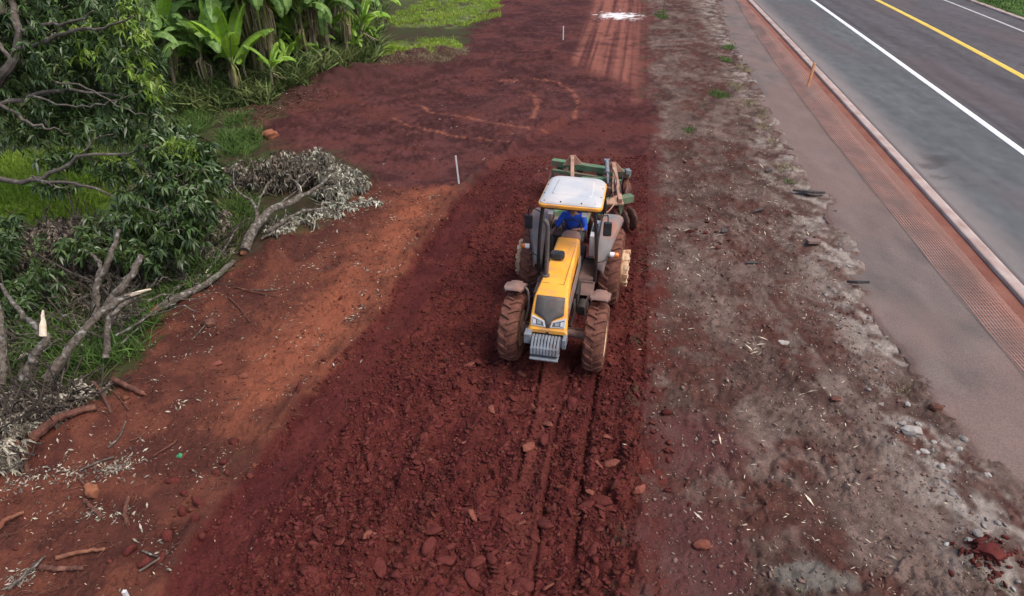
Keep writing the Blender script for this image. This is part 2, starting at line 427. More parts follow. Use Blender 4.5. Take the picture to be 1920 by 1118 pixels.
def own_colour(x, y, M):
    C = lambda *a: np.array(a)[None, :]
    n1, n2, n3 = fbm(x * .6, y * .6, 4, 201), fbm(x * 2.3, y * 2.3, 4, 202), vnoise(x * 9, y * 9, 203)
    T = M['till']
    lerp = lambda a, b, t: C(*a) * (1 - t[:, None]) + C(*b) * t[:, None]
    # plant cover floor: dark mould, grass coming through
    c = lerp((.050, .036, .022), (.045, .050, .020), sstep(.4, .62, n2))
    c = blend(c, M['turf'] * sstep(.40, .55, n2 * .6 + n1 * .4), lerp((.09, .14, .035), (.16, .15, .07), n3))
    c = blend(c, M['meadow'], lerp((.14, .23, .03), (.19, .28, .04), n2))
    hill = sstep(45, 70, y) * (1 - M['verge'])
    c = blend(c, hill, lerp((.07, .10, .03), (.12, .15, .05), n2))
    # brown verge between the worked strip and the road
    wx = x + .9 * (fbm(x * 1.3, y * 1.3, 4, 214) - .5); wy = y + .9 * (fbm(x * 1.3, y * 1.3, 4, 215) - .5)
    along = (wx * math.cos(.5) + wy * math.sin(.5), -wx * math.sin(.5) + wy * math.cos(.5))
    g = sstep(.28, .70, .45 * fbm(wx * .9, wy * .5, 5, 211) + .55 * fbm(wx * 3.2, wy * 2.4, 6, 218))
    grain = fbm(x * 11, y * 11, 3, 216)
    vcol = lerp((.058, .032, .026), (.158, .109, .090), g)
    rd = sstep(.44, .66, .5 * fbm(wx * 1.1, wy * .9, 5, 212) + .5 * fbm(wx * 3.5, wy * 2.8, 6, 219))[:, None] * .85
    vcol = vcol * (1 - rd) + lerp((.085, .033, .024), (.066, .026, .021), n3) * rd
    pale = sstep(.44, .66, .6 * fbm(along[0] * 3.4, along[1] * 1.1, 6, 213) + .4 * fbm(x * 6, y * 5, 4, 220)) * sstep(1.5, .1, np.abs(x - (7.0 + .16 * np.maximum(y - 8, 0)) + .8 * (n1 - .5)))
    vcol = vcol * (1 - pale[:, None] * .8) + C(.31, .265, .23) * pale[:, None] * .8
    vcol = vcol * (.55 + .9 * grain[:, None])
    # wheel tracks and graded streaks running down towards the road
    stk = sstep(.50, .68, fbm(((x - 6.6) - (15.5 - y) * .13) * 4.5, y * .22, 4, 221)) * sstep(1.6, .3, np.abs((x - 6.2) - (15.5 - y) * .02)) * sstep(19, 15, y)
    stk = stk * sstep(.35, .62, .5 * n2 + .5 * fbm(x * 5, y * 4, 4, 222))
    vcol = vcol * (1 - stk[:, None] * .6) + C(.20, .155, .132) * stk[:, None] * .6
    qs = at(1510, 1085); gs = sstep(1.0, .5, np.hypot((x - qs[0]) / .62, (y - qs[1]) / .30) + 1.5 * (n2 - .5) + .5 * (n3 - .5))
    vcol = vcol * (1 - gs[:, None] * .7) + lerp((.13, .12, .10), (.21, .195, .17), n3) * gs[:, None] * .7
    dusk = np.maximum(sstep(1.0, .5, np.hypot((x - 3.0) / 1.0, (y - 8.3) / 1.0) + .3 * (n2 - .5)), sstep(1.0, .6, np.hypot((x - 2.3) / 1.15, (y - 6.2) / 1.2) + .4 * (n2 - .5)))
    vcol = vcol * (1 - dusk[:, None] * .8) + lerp((.100, .038, .036), (.075, .025, .024), n2) * dusk[:, None] * .8
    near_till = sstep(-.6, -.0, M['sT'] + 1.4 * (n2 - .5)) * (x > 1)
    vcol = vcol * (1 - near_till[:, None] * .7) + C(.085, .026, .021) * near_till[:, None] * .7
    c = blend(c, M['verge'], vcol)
    # turned red earth, broad smooth area
    dcol = lerp((.050, .0175, .0170), (.100, .036, .033), sstep(.38, .64, n1 * .35 + n2 * .35 + .30 * fbm(x * 7, y * 5, 3, 234)))
    dcol = dcol * (1 - sstep(.55, .7, n1)[:, None] * .5) + C(.105, .032, .024) * sstep(.55, .7, n1)[:, None] * .5
    c = blend(c, M['dark'], dcol)
    md = 0
    for q, r_, h_ in MOUNDS[:5]: md = np.maximum(md, np.exp(-((x - q[0]) ** 2 + ((y - q[1]) * 1.2) ** 2) / (r_ * r_) * .7))
    c = blend(c, np.clip(md * 1.1, 0, .9), lerp((.040, .017, .016), (.072, .030, .026), n2))
    # scraped margin: brown-red, an orange dry band along the worked edge
    band = 1.1 * np.exp(-((M['sT'] + .85) / .80) ** 2) * sstep(7.5, 10.0, y + 2 * (n1 - .5)) * (.55 + .9 * (n2 - .2))
    band = np.clip(band, 0, 1)
    scol = lerp((.072, .025, .019), (.125, .042, .027), sstep(.38, .62, n2 * .7 + n1 * .3))
    scol = scol * (1 - band[:, None]) + lerp((.265, .088, .047), (.19, .055, .032), .5 * n3 + .5 * fbm(x * 5, y * 5, 4, 232)) * band[:, None]
    c = blend(c, M['scrape'], scol)
    # packed haul track with streaks along it
    dirx = (x - 6.0) - (y - 30) * .19
    dirx = x - .166 * y
    st = sstep(.36, .62, .6 * fbm(dirx * 2.2 + .1 * n1, y * .03, 3, 231) + .4 * fbm(dirx * 7, y * .08, 3, 233))
    tcol = lerp((.095, .031, .025), (.235, .088, .064), np.clip(st * (.45 + .9 * n2), 0, 1))
    c = blend(c, M['track'] * (.35 + .65 * st) * sstep(.22, .6, n2 * .6 + n1 * .4 + .12), tcol)
    q = at(1160, 30); wl = np.hypot((x - q[0]) / 1.6, (y - q[1]) / 1.6)
    c = blend(c, sstep(1.0, .4, wl + 1.6 * (n2 - .45) + .8 * (n3 - .5)), C(.70, .66, .64) + 0 * c)
    # worked strip
    tc = lerp((.062, .0124, .0118), (.098, .0228, .0180), sstep(.35, .65, n1 * .5 + n2 * .5))
    d, dx, dy, r1, r2, r3 = cells(x / .20, y / .25, 71)
    tc = tc * (.80 + .4 * r1[:, None])
    pr = np.exp(-(ldist(x, y, PRESSED[0]) / .24) ** 4)
    tc = tc * (1 - pr[:, None] * .3) + C(.15, .045, .034) * pr[:, None] * .3
    pl = np.exp(-(ldist(x, y, PRESSED[1]) / .34) ** 4)
    tc = tc * (1 - pl[:, None] * .35) + C(.068, .0165, .0165) * pl[:, None] * .35
    Tc = sstep(-.34, .30, M['sT'] + .8 * (n2 - .5) + .5 * (n3 - .5))
    far_t = sstep(15, 24, y + 3 * (n1 - .5))
    tc = tc * (1 - .75 * far_t[:, None]) + dcol * .75 * far_t[:, None]
    c = blend(c, np.where(x > .12 * y, Tc, T), tc)
    for ln in ARCS:
        m = np.exp(-((ldist(x, y, ln) + .05 * (n3 - .5)) / .10) ** 2) * (.1 + 1.0 * sstep(.35, .65, .5 * n2 + .5 * n3))
        c = blend(c, np.clip(m * .9, 0, 1) * (1 - M['verge']), C(.25, .088, .056) + 0 * c)
    return np.clip(c, 0, 1)

def ground_z(x, y, fine=True):
    x = np.atleast_1d(np.asarray(x, float)); y = np.atleast_1d(np.asarray(y, float))
    return height(x, y, soils(x, y), fine)

def gz(x, y): return float(ground_z(x, y)[0])

def on_ground(px, py, lift=0.0):
    p = at(px, py); p[2] = gz(p[0], p[1]) + lift
    return p

def ground():
    near = np.exp(np.linspace(math.log(3.6), math.log(62.0), 760))
    ys = np.concatenate([np.linspace(-40, 3.2, 30), near, 62 * (np.exp(np.linspace(0.02, 2.6, 50)))])
    u = np.linspace(-1.22, 1.22, 900)
    u = np.concatenate([-1.22 - np.cumsum(np.linspace(.01, .32, 30))[::-1], u, 1.22 + np.cumsum(np.linspace(.01, .32, 30))])
    hw = .66 * np.maximum(ys, 3.2) + 3.5
    X = u[None, :] * hw[:, None]; Y = np.repeat(ys[:, None], len(u), 1)
    x, y = X.ravel(), Y.ravel()
    M = soils(x, y)
    z = height(x, y, M)
    # under the paved shoulder and road the earth lies lower
    pave = sstep(.3, .9, x - shoulder_edge_x(y))
    z = z * (1 - pave) - .35 * pave
    c = own_colour(x, y, M)
    r, k = len(ys), len(u)
    i = (np.arange(r - 1)[:, None] * k + np.arange(k - 1)[None, :]).ravel()
    F = np.stack([i, i + 1, i + k + 1, i + k], 1)
    g = np_obj('ground', np.stack([x, y, z], 1), F, M_SOIL, smooth=False, colour=c)
    tag(g, 'bare red and brown earth with a worked strip of dark clods down its middle', 'ground', kind='structure')

def fitted(pts):
    """smooth line across the ground through surveyed pixels: x as a quadratic of y"""
    P = np.array([at(*p) for p in pts])
    k = np.polyfit(P[:, 1], P[:, 0], 2 if len(pts) > 2 else 1)
    return lambda y: np.polyval(k, y)

L_KERB = fitted([(1401, 0), (1490, 97), (1640, 258), (1786, 420), (1920, 575)])
L_WHITE = fitted([(1520, 0), (1620, 72), (1720, 145), (1820, 218), (1920, 290)])
L_YELLOW = fitted([(1640, 0), (1780, 72), (1920, 148)])
_slope = lambda f, y: (f(y + .1) - f(y - .1)) / .2
L_RWHITE = lambda y: L_YELLOW(y) + 6.0 + (y - 40) * .0
_rw = np.array([at(1765, 0), at(1843, 31), at(1920, 62)])
L_RWHITE = lambda y: L_YELLOW(y) + np.interp(y, [42, 55], [(_rw[2][0] - L_YELLOW(_rw[2][1])), (_rw[0][0] - L_YELLOW(_rw[0][1]))])
L_NETL = fitted([(1380, 0), (1490, 170), (1560, 262), (1672, 400), (1800, 560), (1920, 708)])
L_NETR = fitted([(1395, 0), (1445, 70), (1510, 160), (1600, 262), (1735, 400), (1920, 631)])
_se = [(1920, 960), (1850, 880), (1780, 800), (1735, 740), (1690, 660), (1650, 610), (1600, 545), (1590, 515), (1585, 480), (1570, 440), (1545, 415), (1548, 365), (1515, 362), (1490, 345), (1485, 320), (1470, 290), (1440, 230), (1420, 190), (1400, 150), (1380, 110), (1360, 60), (1345, 0)]
_sp = np.array([at(*p) for p in _se])
def shoulder_edge_x(y):
    base = np.interp(y, _sp[:, 1], _sp[:, 0])
    base = np.where(y < _sp[0, 1], _sp[0, 0] - (_sp[0, 1] - y) * .05, base)
    return np.where(y > _sp[-1, 1], _sp[-1, 0] + (y - _sp[-1, 1]) * .19, base)

def strip(name, fl, fr, z0, z1, nx, ys, mat, colour_fn, label, cat, skirt=.06, zfn=None):
    """a sheet between two lines of the ground with turned-down edges"""
    Xl, Xr = fl(ys), fr(ys)
    t = np.linspace(0, 1, nx)
    X = Xl[:, None] * (1 - t) + Xr[:, None] * t
    Y = np.repeat(ys[:, None], nx, 1)
    Z = np.full_like(X, z0) * (1 - t) + z1 * t
    if zfn is not None: Z = Z + zfn(X, Y, t[None, :])
    X = np.concatenate([X[:, :1] - .004, X, X[:, -1:] + .004], 1); Y = np.concatenate([Y[:, :1], Y, Y[:, -1:]], 1)
    Z = np.concatenate([Z[:, :1] - skirt, Z, Z[:, -1:] - skirt], 1); t = np.concatenate([[0], t, [1]])
    c = colour_fn(X.ravel(), Y.ravel(), np.repeat(t[None, :], len(ys), 0).ravel())
    r, k = X.shape
    i = (np.arange(r - 1)[:, None] * k + np.arange(k - 1)[None, :]).ravel()
    o = np_obj(name, np.stack([X.ravel(), Y.ravel(), Z.ravel()], 1), np.stack([i, i + 1, i + k + 1, i + k], 1), mat, smooth=False, colour=c)
    return tag(o, label, cat, kind='structure')

def road():
    A = lambda *a: np.array(a)[None, :]
    ys = np.concatenate([np.arange(1, 60, .10), np.arange(60, 400, 4.)])
    ys_s = np.concatenate([np.arange(1, 60, .05), np.arange(60, 400, 4.)])
    RAG = lambda y: shoulder_edge_x(y) + .16 * (fbm(y * 1.6, y * 0 + 3.3, 3, 301) - .5) * 2 + .05 * (vnoise(y * 11, y * 0, 302) - .5)
    def c_sh(x, y, t):
        n1, n2 = fbm(x * .5, y * .25, 4, 311), fbm(x * 2.5, y * 1.2, 4, 312)
        c = A(.105, .086, .079) * (1 - n2[:, None]) + A(.190, .146, .131) * n2[:, None]
        pink = np.clip(sstep(.45, .65, n1) + sstep(2.2, .4, np.abs(y - 17)) * .5, 0, 1) * .28
        c = c * (1 - pink[:, None]) + A(.25, .14, .115) * pink[:, None]
        near = sstep(.75, 1.0, t) * .6
        c = c * (1 - near[:, None]) + A(.27, .12, .085) * near[:, None]
        e = sstep(.10, .0, t + .1 * (n2 - .5)) * .5
        return c * (1 - e[:, None]) + A(.13, .07, .055) * e[:, None]
    strip('road_shoulder', RAG, lambda y: L_KERB(y) - .36, .015, .015, 60, ys_s, M_SHOULDER, c_sh, 'worn shoulder of reddish grey asphalt with a broken edge, beside the road', 'shoulder', .07,
          lambda X, Y, t: .02 * (fbm(X * .8, Y * .8, 3, 321) - .5) - .03 * (t < .03))
    def c_gut(x, y, t):
        n = fbm(x * 3, y * 1.5, 4, 331)
        return A(.16, .055, .04) * (1 - n[:, None]) + A(.28, .125, .09) * n[:, None]
    strip('gutter', lambda y: L_KERB(y) - .352, lambda y: L_KERB(y) - .004, -.03, -.015, 6, ys, M_SHOULDER, c_gut, 'shallow gutter full of red dust between shoulder and road kerb', 'gutter', .1)
    def c_k(x, y, t):
        n = fbm(x * 4, y * 2, 4, 341)
        return A(.28, .17, .14) * (1 - n[:, None]) + A(.50, .41, .37) * n[:, None]
    strip('kerb', lambda y: L_KERB(y) + .004, lambda y: L_KERB(y) + .30, .062, .068, 5, ys, M_CONC, c_k, 'low pale concrete kerb dusted with red earth along the near road edge', 'kerb', .12)
    def c_r(x, y, t):
        n1, n2 = fbm(x * .7, y * .12, 4, 351), fbm(x * 5, y * 2, 3, 352)
        lane = sstep(.0, .15, x - L_WHITE(y))
        c = A(.104, .108, .111) * (1 - lane[:, None]) + A(.094, .086, .090) * lane[:, None]
        n3 = fbm(x * 2.6, y * .10, 5, 354)
        c = c * (.90 + .20 * n1[:, None]) * (.78 + .44 * n2[:, None]) * (.80 + .40 * n3[:, None])
        pk = sstep(.5, .7, fbm(x * .35, y * .10, 4, 355))[:, None] * .35
        c = c * (1 - pk) + A(.125, .092, .090) * pk
        d = x - L_KERB(y)
        dust = sstep(1.5, .25, d + .6 * (n1 - .5)) * .55
        c = c * (1 - dust[:, None]) + A(.30, .24, .22) * dust[:, None]
        off = (x - L_WHITE(y)) / 5.0
        wt = np.exp(-((np.abs(off - .5) - .22) / .07) ** 2) * lane
        c = c * (1 - wt[:, None] * .16)
        seam = np.exp(-((x - L_WHITE(y) - .42) / .08) ** 2) * .4
        c = c * (1 - seam[:, None])
        cr = sstep(.80, .93, vnoise(y * 2.2 + 1.2 * (n2 - .5) + .35 * np.sin(x * 3), x * .9 + 7, 353)) * sstep(.1, .3, d) * sstep(2.4, 1.0, d + 1.6 * (n3 - .5)) * sstep(34, 28, y) * sstep(17, 22, y)
        c = c * (1 - cr[:, None] * .42)
        return c
    strip('road', lambda y: L_KERB(y) + .31, lambda y: L_RWHITE(y) + 1.6, .055, .055, 90, ys, M_ROAD, c_r, 'grey asphalt road with two lanes and worn darker wheel paths', 'road', .2,
          lambda X, Y, t: .008 * (fbm(X * .6, Y * .3, 2, 361) - .5))
    def paint(name, line, w, rgb, label):
        o = strip(name, lambda y: line(y) - w / 2, lambda y: line(y) + w / 2, .066, .066, 4, ys, M_PAINT, lambda x, y, t: A(*rgb) * (.70 + .45 * fbm(x * 4, y * 4, 5, 371)[:, None]), label, 'road marking', .003,
                  lambda X, Y, t: .008 * (fbm(X * .6, Y * .3, 2, 361) - .5))
    paint('lane_marking', L_WHITE, .27, (.80, .80, .80), 'continuous white line painted along the road near its kerb')
    paint('centre_marking', L_YELLOW, .36, (.74, .50, .075), 'continuous yellow line painted along the middle of the road')
    paint('edge_marking', L_RWHITE, .18, (.50, .47, .45), 'thin faded white line along the far edge of the road')
    strip('far_kerb', lambda y: L_RWHITE(y) + 1.62, lambda y: L_RWHITE(y) + 2.0, .14, .14, 5, ys, M_CONC, c_k, 'rough pale kerb on the far side of the road below the grass', 'kerb', .2,
          lambda X, Y, t: .05 * (fbm(X * 2, Y * 2, 3, 381) - .5))
    def c_v(x, y, t):
        n = fbm(x * 1.5, y * 1.5, 4, 391)
        return A(.06, .10, .025) * (1 - n[:, None]) + A(.10, .18, .04) * n[:, None]
    strip('far_verge', lambda y: L_RWHITE(y) + 2.01, lambda y: L_RWHITE(y) + 40, .10, 1.2, 30, ys, M_SHOULDER, c_v, 'grassy bank rising beyond the far kerb of the road', 'bank', .3)

M_SOIL = mat_attr('soil', .95, 30, .34, .8, .03, .10)
M_SHOULDER = mat_attr('old_asphalt', .92, 45, .42, .6, .015, .15, (55, .012, (.42, .36, .34), .8))
M_ROAD = mat_attr('asphalt', .95, 55, .36, .4, .01, .08)
M_CONC = mat_attr('kerb_concrete', .9, 30, .2, .4, .01, .2)
M_PAINT = mat_attr('road_paint', .6, 60, .10, .1, .004, .3)
ground()
road()
# ------------------------------------------------------------------ tractor
YEL = mat_mix('yellow_paint', (.90, .42, .05), (.84, .36, .04), .42, 3, .05, 60, spec=.5, c3=(.48, .24, .13), c3_scale=4, c3_lo=.50, c3_hi=.82)
DGREY = mat_mix('dark_grey_plastic', (.085, .078, .075), (.115, .10, .092), .55, 8, .1, 200, c3=(.16, .10, .08), c3_scale=5, c3_lo=.5, c3_hi=.8)
BLACK = mat_mix('black_steel', (.018, .018, .02), (.035, .03, .03), .5, 6, c3=(.10, .05, .04), c3_scale=4, c3_lo=.55, c3_hi=.85)
DUSTY = mat_mix('dusty_grey_panel', (.24, .215, .21), (.17, .155, .155), .7, 4, .1, 50, c3=(.30, .15, .11), c3_scale=2.5, c3_lo=.42, c3_hi=.68)
REDDUST = mat_mix('dust_caked_panel', (.27, .14, .105), (.20, .13, .11), .8, 9, .15, 60, c3=(.20, .19, .19), c3_scale=4, c3_lo=.52, c3_hi=.7)
ROOFM = mat_mix('pale_roof_panel', (.44, .46, .49), (.58, .55, .53), .45, 2.2, .12, 40, spec=.4, c3=(.42, .33, .28), c3_scale=1.6, c3_lo=.45, c3_hi=1.0)
RUBBER = mat_mix('muddy_tyre_rubber', (.105, .046, .034), (.175, .073, .053), .9, 7, .5, 40, spec=.1, c3=(.20, .085, .062), c3_scale=9, c3_lo=.48, c3_hi=.72)
CREAM = mat_mix('cream_wheel_paint', (.62, .46, .30), (.55, .34, .20), .65, 6, .15, 50, c3=(.28, .09, .05), c3_scale=7, c3_lo=.5, c3_hi=.75)
IRON = mat_mix('grey_cast_iron', (.21, .23, .255), (.15, .16, .18), .55, 8, .2, 70, c3=(.20, .12, .10), c3_scale=5, c3_lo=.55, c3_hi=.8)
ENGINE = mat_mix('oily_engine', (.03, .026, .024), (.06, .045, .04), .7, 8, .4, 30)
GLASS = mat_mix('headlamp_glass', (.30, .32, .34), (.20, .21, .23), .12, 20, spec=.8)
CHROME = mat_mix('lamp_bezel', (.55, .56, .58), (.48, .48, .49), .35, 9, spec=.6)
AMBER = mat_mix('amber_lens', (.75, .20, .02), (.65, .15, .02), .25, 20, spec=.6)
WHITE = mat_mix('white_lens', (.72, .73, .75), (.62, .62, .64), .35, 20, spec=.5)
MIRROR = mat_mix('mirror_back', (.025, .028, .035), (.045, .042, .045), .4, 6)
FLOORM = mat_mix('dusty_floor_plate', (.20, .12, .10), (.13, .085, .075), .85, 6, .2, 60)
SEATM = mat_mix('worn_seat_vinyl', (.05, .045, .045), (.09, .075, .07), .7, 8)

def wheel(parent, x, y, r, w, side, lugs, drum):
    whl = MB()
    rr = r * .56
    hw = w / 2
    prof = [(rr, -hw * .78), (rr * 1.08, -hw * .95), (r * .80, -hw), (r * .93, -hw * .9), (r * .962, -hw * .6), (r * .972, 0), (r * .962, hw * .6), (r * .93, hw * .9), (r * .80, hw), (rr * 1.08, hw * .95), (rr, hw * .78)]
    t = MB(); t.lathe([(a, b) for a, b in prof], (0, 0, 0), 'x', 56, closed=True)
    def surf(u, off):          # u across -1..1 -> radius and x
        xs = u * hw
        rad = np.interp(abs(u), [0, .6, .9, 1.0], [r * .972, r * .962, r * .93, r * .84])
        return rad + off, xs
    for k in range(lugs):
        for sgn in (-1, 1):
            a0 = 2 * PI * (k + (.5 if sgn > 0 else 0)) / lugs
            rows = []
            for s in np.linspace(0, 1, 5):
                u = sgn * (-.06 + 1.06 * s)
                ang = a0 - (.62 * hw / r) * 1.15 * s * (1 - .15 * s)
                wd = (.030 + .012 * s) / r
                rows.append([(u, ang - wd, -.02), (u, ang - wd * .72, .044), (u, ang + wd * .72, .044), (u, ang + wd, -.02)])
            ring = []
            for row in rows:
                q = []
                for u, an, off in row:
                    rad, xs = surf(max(-1, min(1, u)), off)
                    q.append((xs, rad * math.cos(an), rad * math.sin(an)))
                ring.append(q)
            t.loft(ring)
    e = empty('wheel', (x, y, r), 0); e.parent = parent
    t.build('tyre', RUBBER, e, angle=30)
    d = side
    m = MB()
    # rim flange and dished disc seen from outside, and the inner barrel
    m.lathe([(rr * 1.03, d * hw * .86), (rr * 1.0, d * hw * .92), (rr * .95, d * hw * .80), (rr * .90, d * hw * .55), (rr * .62, d * hw * .42), (rr * .40, d * hw * .55), (rr * .2, d * hw * .60), (0.0, d * hw * .60)], n=40)
    m.lathe([(rr * 1.03, -d * hw * .86), (rr * .95, -d * hw * .8), (rr * .9, -d * .2 * hw), (rr * .90, d * hw * .5)], n=40)
    m.build('rim', CREAM, e, angle=30)
    h = MB()
    h.lathe([(rr * .30, d * hw * .5), (rr * .30, d * hw * .72), (rr * .22, d * hw * .80), (0, d * hw * .82)], n=20)
    for k in range(8):
        a = 2 * PI * k / 8
        h.lathe([(.022, d * hw * .5), (.022, d * hw * .66), (0, d * hw * .67)], (0, rr * .45 * math.cos(a), rr * .45 * math.sin(a)), 'x', 6)
    h.build('hub', IRON, e)
    if drum:
        b = MB()
        R = .385
        x0, x1 = d * hw * .55, d * (hw + .13)
        n = 48
        prof = [(R * .55, x0), (R * .80, x0), (R * .93, d * hw * .9), (R, d * (hw + .01)), (R, x1), (R * .9, x1 + d * .012), (R * .80, x1 - d * .01), (R * .72, d * (hw + .02)), (R * .3, d * (hw + .02)), (0, d * (hw + .02))]
        b.lathe(prof, n=n)
        for k in range(12):
            a = 2 * PI * k / 12
            b.box((x1 - d * .02, (R - .012) * math.cos(a), (R - .012) * math.sin(a)), (.09, .10, .05), Euler((a + PI / 2, 0, 0)).to_matrix())
        b.build('wheel_weight', CREAM, e, bevel=.006)
    return e

HOODST = [(1.82, .225, 1.735, 1.22), (1.2, .235, 1.71, 1.12), (.5, .25, 1.675, 1.05), (-.12, .285, 1.635, 1.0), (-.26, .305, 1.595, .99), (-.36, .315, 1.48, .985), (-.46, .330, 1.31, .98), (-.55, .335, 1.14, .98), (-.60, .34, 1.055, .985)]
def hood_ring(y, w, zt, zb, flat=.055):
    r = flat
    pts = []
    base = w * 1.10 if y > -.2 else w * 1.06
    for k in range(5):
        a = PI / 2 * k / 4
        pts.append((w - r + r * math.sin(a) + (base - w) * .25 * (1 - math.cos(a)), y, zt - r + r * math.cos(a)))
    pts.append((base, y, (zt * .45 + zb * .55))); pts.append((base * .98, y, zb))
    left = [(-a, b, c) for a, b, c in reversed(pts)]
    return pts + left
def nose(x, s, off=.008):
    ys = [q[0] for q in HOODST[4:]][::-1]
    P = [(q[0], q[2]) for q in HOODST[4:]]
    seg = [0]
    for i in range(len(P) - 1): seg.append(seg[-1] + math.dist(P[i], P[i + 1]))
    seg = [q / seg[-1] for q in seg]
    y = np.interp(s, seg, [q[0] for q in P]); z = np.interp(s, seg, [q[1] for q in P])
    i = min(max(int(np.searchsorted(seg, s)) - 1, 0), len(P) - 2)
    d = Vector((0, P[i + 1][0] - P[i][0], P[i + 1][1] - P[i][1])).normalized()
    nrm = Vector((0, d.z, -d.y)); nrm = nrm if nrm.y < 0 else -nrm
    return Vector((x, y, z)) + nrm * off

def sheet(mb, outline, off, thick=.012):
    """polygon on the bonnet's sloping nose, subdivided along its slope so that it follows it"""
    o = [nose(x, s, off) for x, s in outline]
    n = nose(0, .5, 1) - nose(0, .5, 0)
    mb.plate(o, n * -thick)

def tractor():
    T = empty('tractor', (.81, 10.8, -.07), math.radians(-12.5))
    tag(T, 'yellow farm tractor with pale roof and mud caked tyres, driving on worked soil', 'tractor')
    for sx in (-1, 1):
        wheel(T, sx * .80, 0, .635, .39, sx, 19, False)
        wheel(T, sx * .83, 2.45, .83, .46, sx, 21, True)
    # bonnet
    h = MB(); h.loft([hood_ring(*q) for q in HOODST]); hood = h.build('hood', YEL, T, angle=28); hood.location.x = -.04
    sh = MB()
    sh.box((.185, .92, 1.702), (.006, 1.75, .006), Euler((.027, 0, 0)).to_matrix())
    sh.box((-.16, .075, 1.648), (.14, .007, .006)); sh.box((.13, .075, 1.648), (.11, .007, .006))
    sh.build('panel_gap', BLACK, hood)
    for sx in (-1, 1):
        v = MB(); v.plate([(sx * .292, 1.55, 1.50), (sx * .302, .2, 1.44), (sx * .318, -.25, 1.36), (sx * .318, -.25, 1.16), (sx * .297, 1.55, 1.24)], (sx * .012, 0, 0))
        v.build('side_grille', DUSTY, hood)
    g = MB()
    L = [(.235, .0), (.238, .30), (.243, .56)]
    def band(x0a, x1a, sa, x0b, x1b, sb):
        sheet(g, [(x0a, sa), (x1a, sa), (x1b, sb), (x0b, sb)], .011)
    ss = [0.03, .12, .22, .32, .43, .545, .60, .70, .74, .93]
    ww = [.255, .258, .260, .262, .263, .264, .20, .085, .060, .030]
    vs, fs = [], []
    for s, w in zip(ss, ww):
        for xx in (-w, -w * .33, w * .33, w): vs.append(nose(xx, s, .010))
    for i in range(len(ss) - 1):
        for k in range(3): fs.append((i * 4 + k, i * 4 + k + 1, (i + 1) * 4 + k + 1, (i + 1) * 4 + k))
    g.add(vs, fs)
    go = g.build('grille', DGREY, hood)
    so = go.modifiers.new('thickness', 'SOLIDIFY'); so.thickness = .014; so.offset = 0
    for sx in (-1, 1):
        b = MB(); sheet(b, [(sx * .318, .60), (sx * .075, .735), (sx * .040, .915), (sx * .305, .895)], .022, .03)
        lamp = b.build('headlight', CHROME, hood, bevel=.006)
        b = MB(); sheet(b, [(sx * .292, .665), (sx * .095, .765), (sx * .072, .885), (sx * .283, .868)], .027, .02); b.build('lens', DGREY, lamp, bevel=.004)
        b = MB(); sheet(b, [(sx * .205, .735), (sx * .125, .765), (sx * .125, .862), (sx * .205, .855)], .033, .02); b.build('bulb', GLASS, lamp, bevel=.006)
        b = MB(); sheet(b, [(sx * .285, .70), (sx * .225, .735), (sx * .225, .855), (sx * .278, .855)], .032, .02); b.build('reflector', CHROME, lamp, bevel=.004)
    b = MB(); b.box((0, -.605, 1.0), (.05, .02, .04)); b.build('latch', BLACK, hood)
    # exhaust and intake cap
    e = MB(); e.tube([(-.235, .30, 1.6), (-.235, .30, 2.62), (-.24, .30, 2.70), (-.265, .30, 2.77), (-.31, .30, 2.81)], [.040, .040, .040, .042, .042], 14)
    e.lathe([(.066, 1.665), (.066, 1.69), (.045, 1.70)], (-.235, .30, 0), 'z', 18)
    e.build('exhaust_pipe', DGREY, T)
    c = MB(); c.loft([[(-.13 + k * .14 * math.copysign(abs(math.cos(a)) ** .55, math.cos(a)), .95 + k * .105 * math.copysign(abs(math.sin(a)) ** .55, math.sin(a)), z) for a in np.linspace(0, 2 * PI, 24, endpoint=False)] for k, z in ((.55, 1.67), (.55, 1.73), (.98, 1.735), (1.0, 1.80), (.9, 1.835), (.5, 1.845))])
    c.build('intake_cap', MIRROR, T, angle=50)
    # front weights
    w = MB()
    w.box((0, -.60, .86), (.62, .30, .10)); w.box((-.34, -.66, .93), (.13, .22, .20)); w.box((.33, -.64, .90), (.07, .28, .20))
    carrier = w.build('weight_bracket', IRON, T, bevel=.012); carrier.location.x = -.04
    for k in range(9):
        q = MB(); xx = -.232 + k * .058
        q.plate([(xx - .021, -.66, 1.0), (xx - .021, -.80, .985), (xx - .021, -.93, .86), (xx - .021, -.95, .74), (xx - .021, -.86, .67), (xx - .021, -.66, .67)], (.042, 0, 0))
        q.build('front_weight', IRON, T, bevel=.010).location.x = -.04
    w = MB(); w.box((0, -.84, .795), (.515, .16, .16)); w.build('weight_plate', IRON, T, bevel=.008).location.x = -.04
    w = MB(); w.box((0, -.86, .655), (.52, .24, .03)); w.build('base_plate', IRON, T, bevel=.008).location.x = -.04
    # engine, gearbox, axles
    m = MB()
    m.box((0, .65, .92), (.42, 1.9, .5)); m.box((0, .45, .62), (.34, 1.7, .3)); m.box((0, 2.1, .85), (.5, 1.3, .55))
    m.box((.27, .9, 1.0), (.14, .5, .3)); m.box((-.27, .6, 1.0), (.12, .6, .3)); m.tube([(.29, .5, 1.1), (.33, .3, .9), (.30, .0, .8)], .03, 8); m.tube([(.26, 1.3, 1.15), (.31, 1.0, 1.15), (.31, .6, 1.15)], .022, 8)
    m.build('engine', ENGINE, T, bevel=.02)
    a = MB()
    a.tube([(-.66, 0, .60), (-.25, 0, .66), (.25, 0, .66), (.66, 0, .60)], [.085, .075, .075, .085], 12)
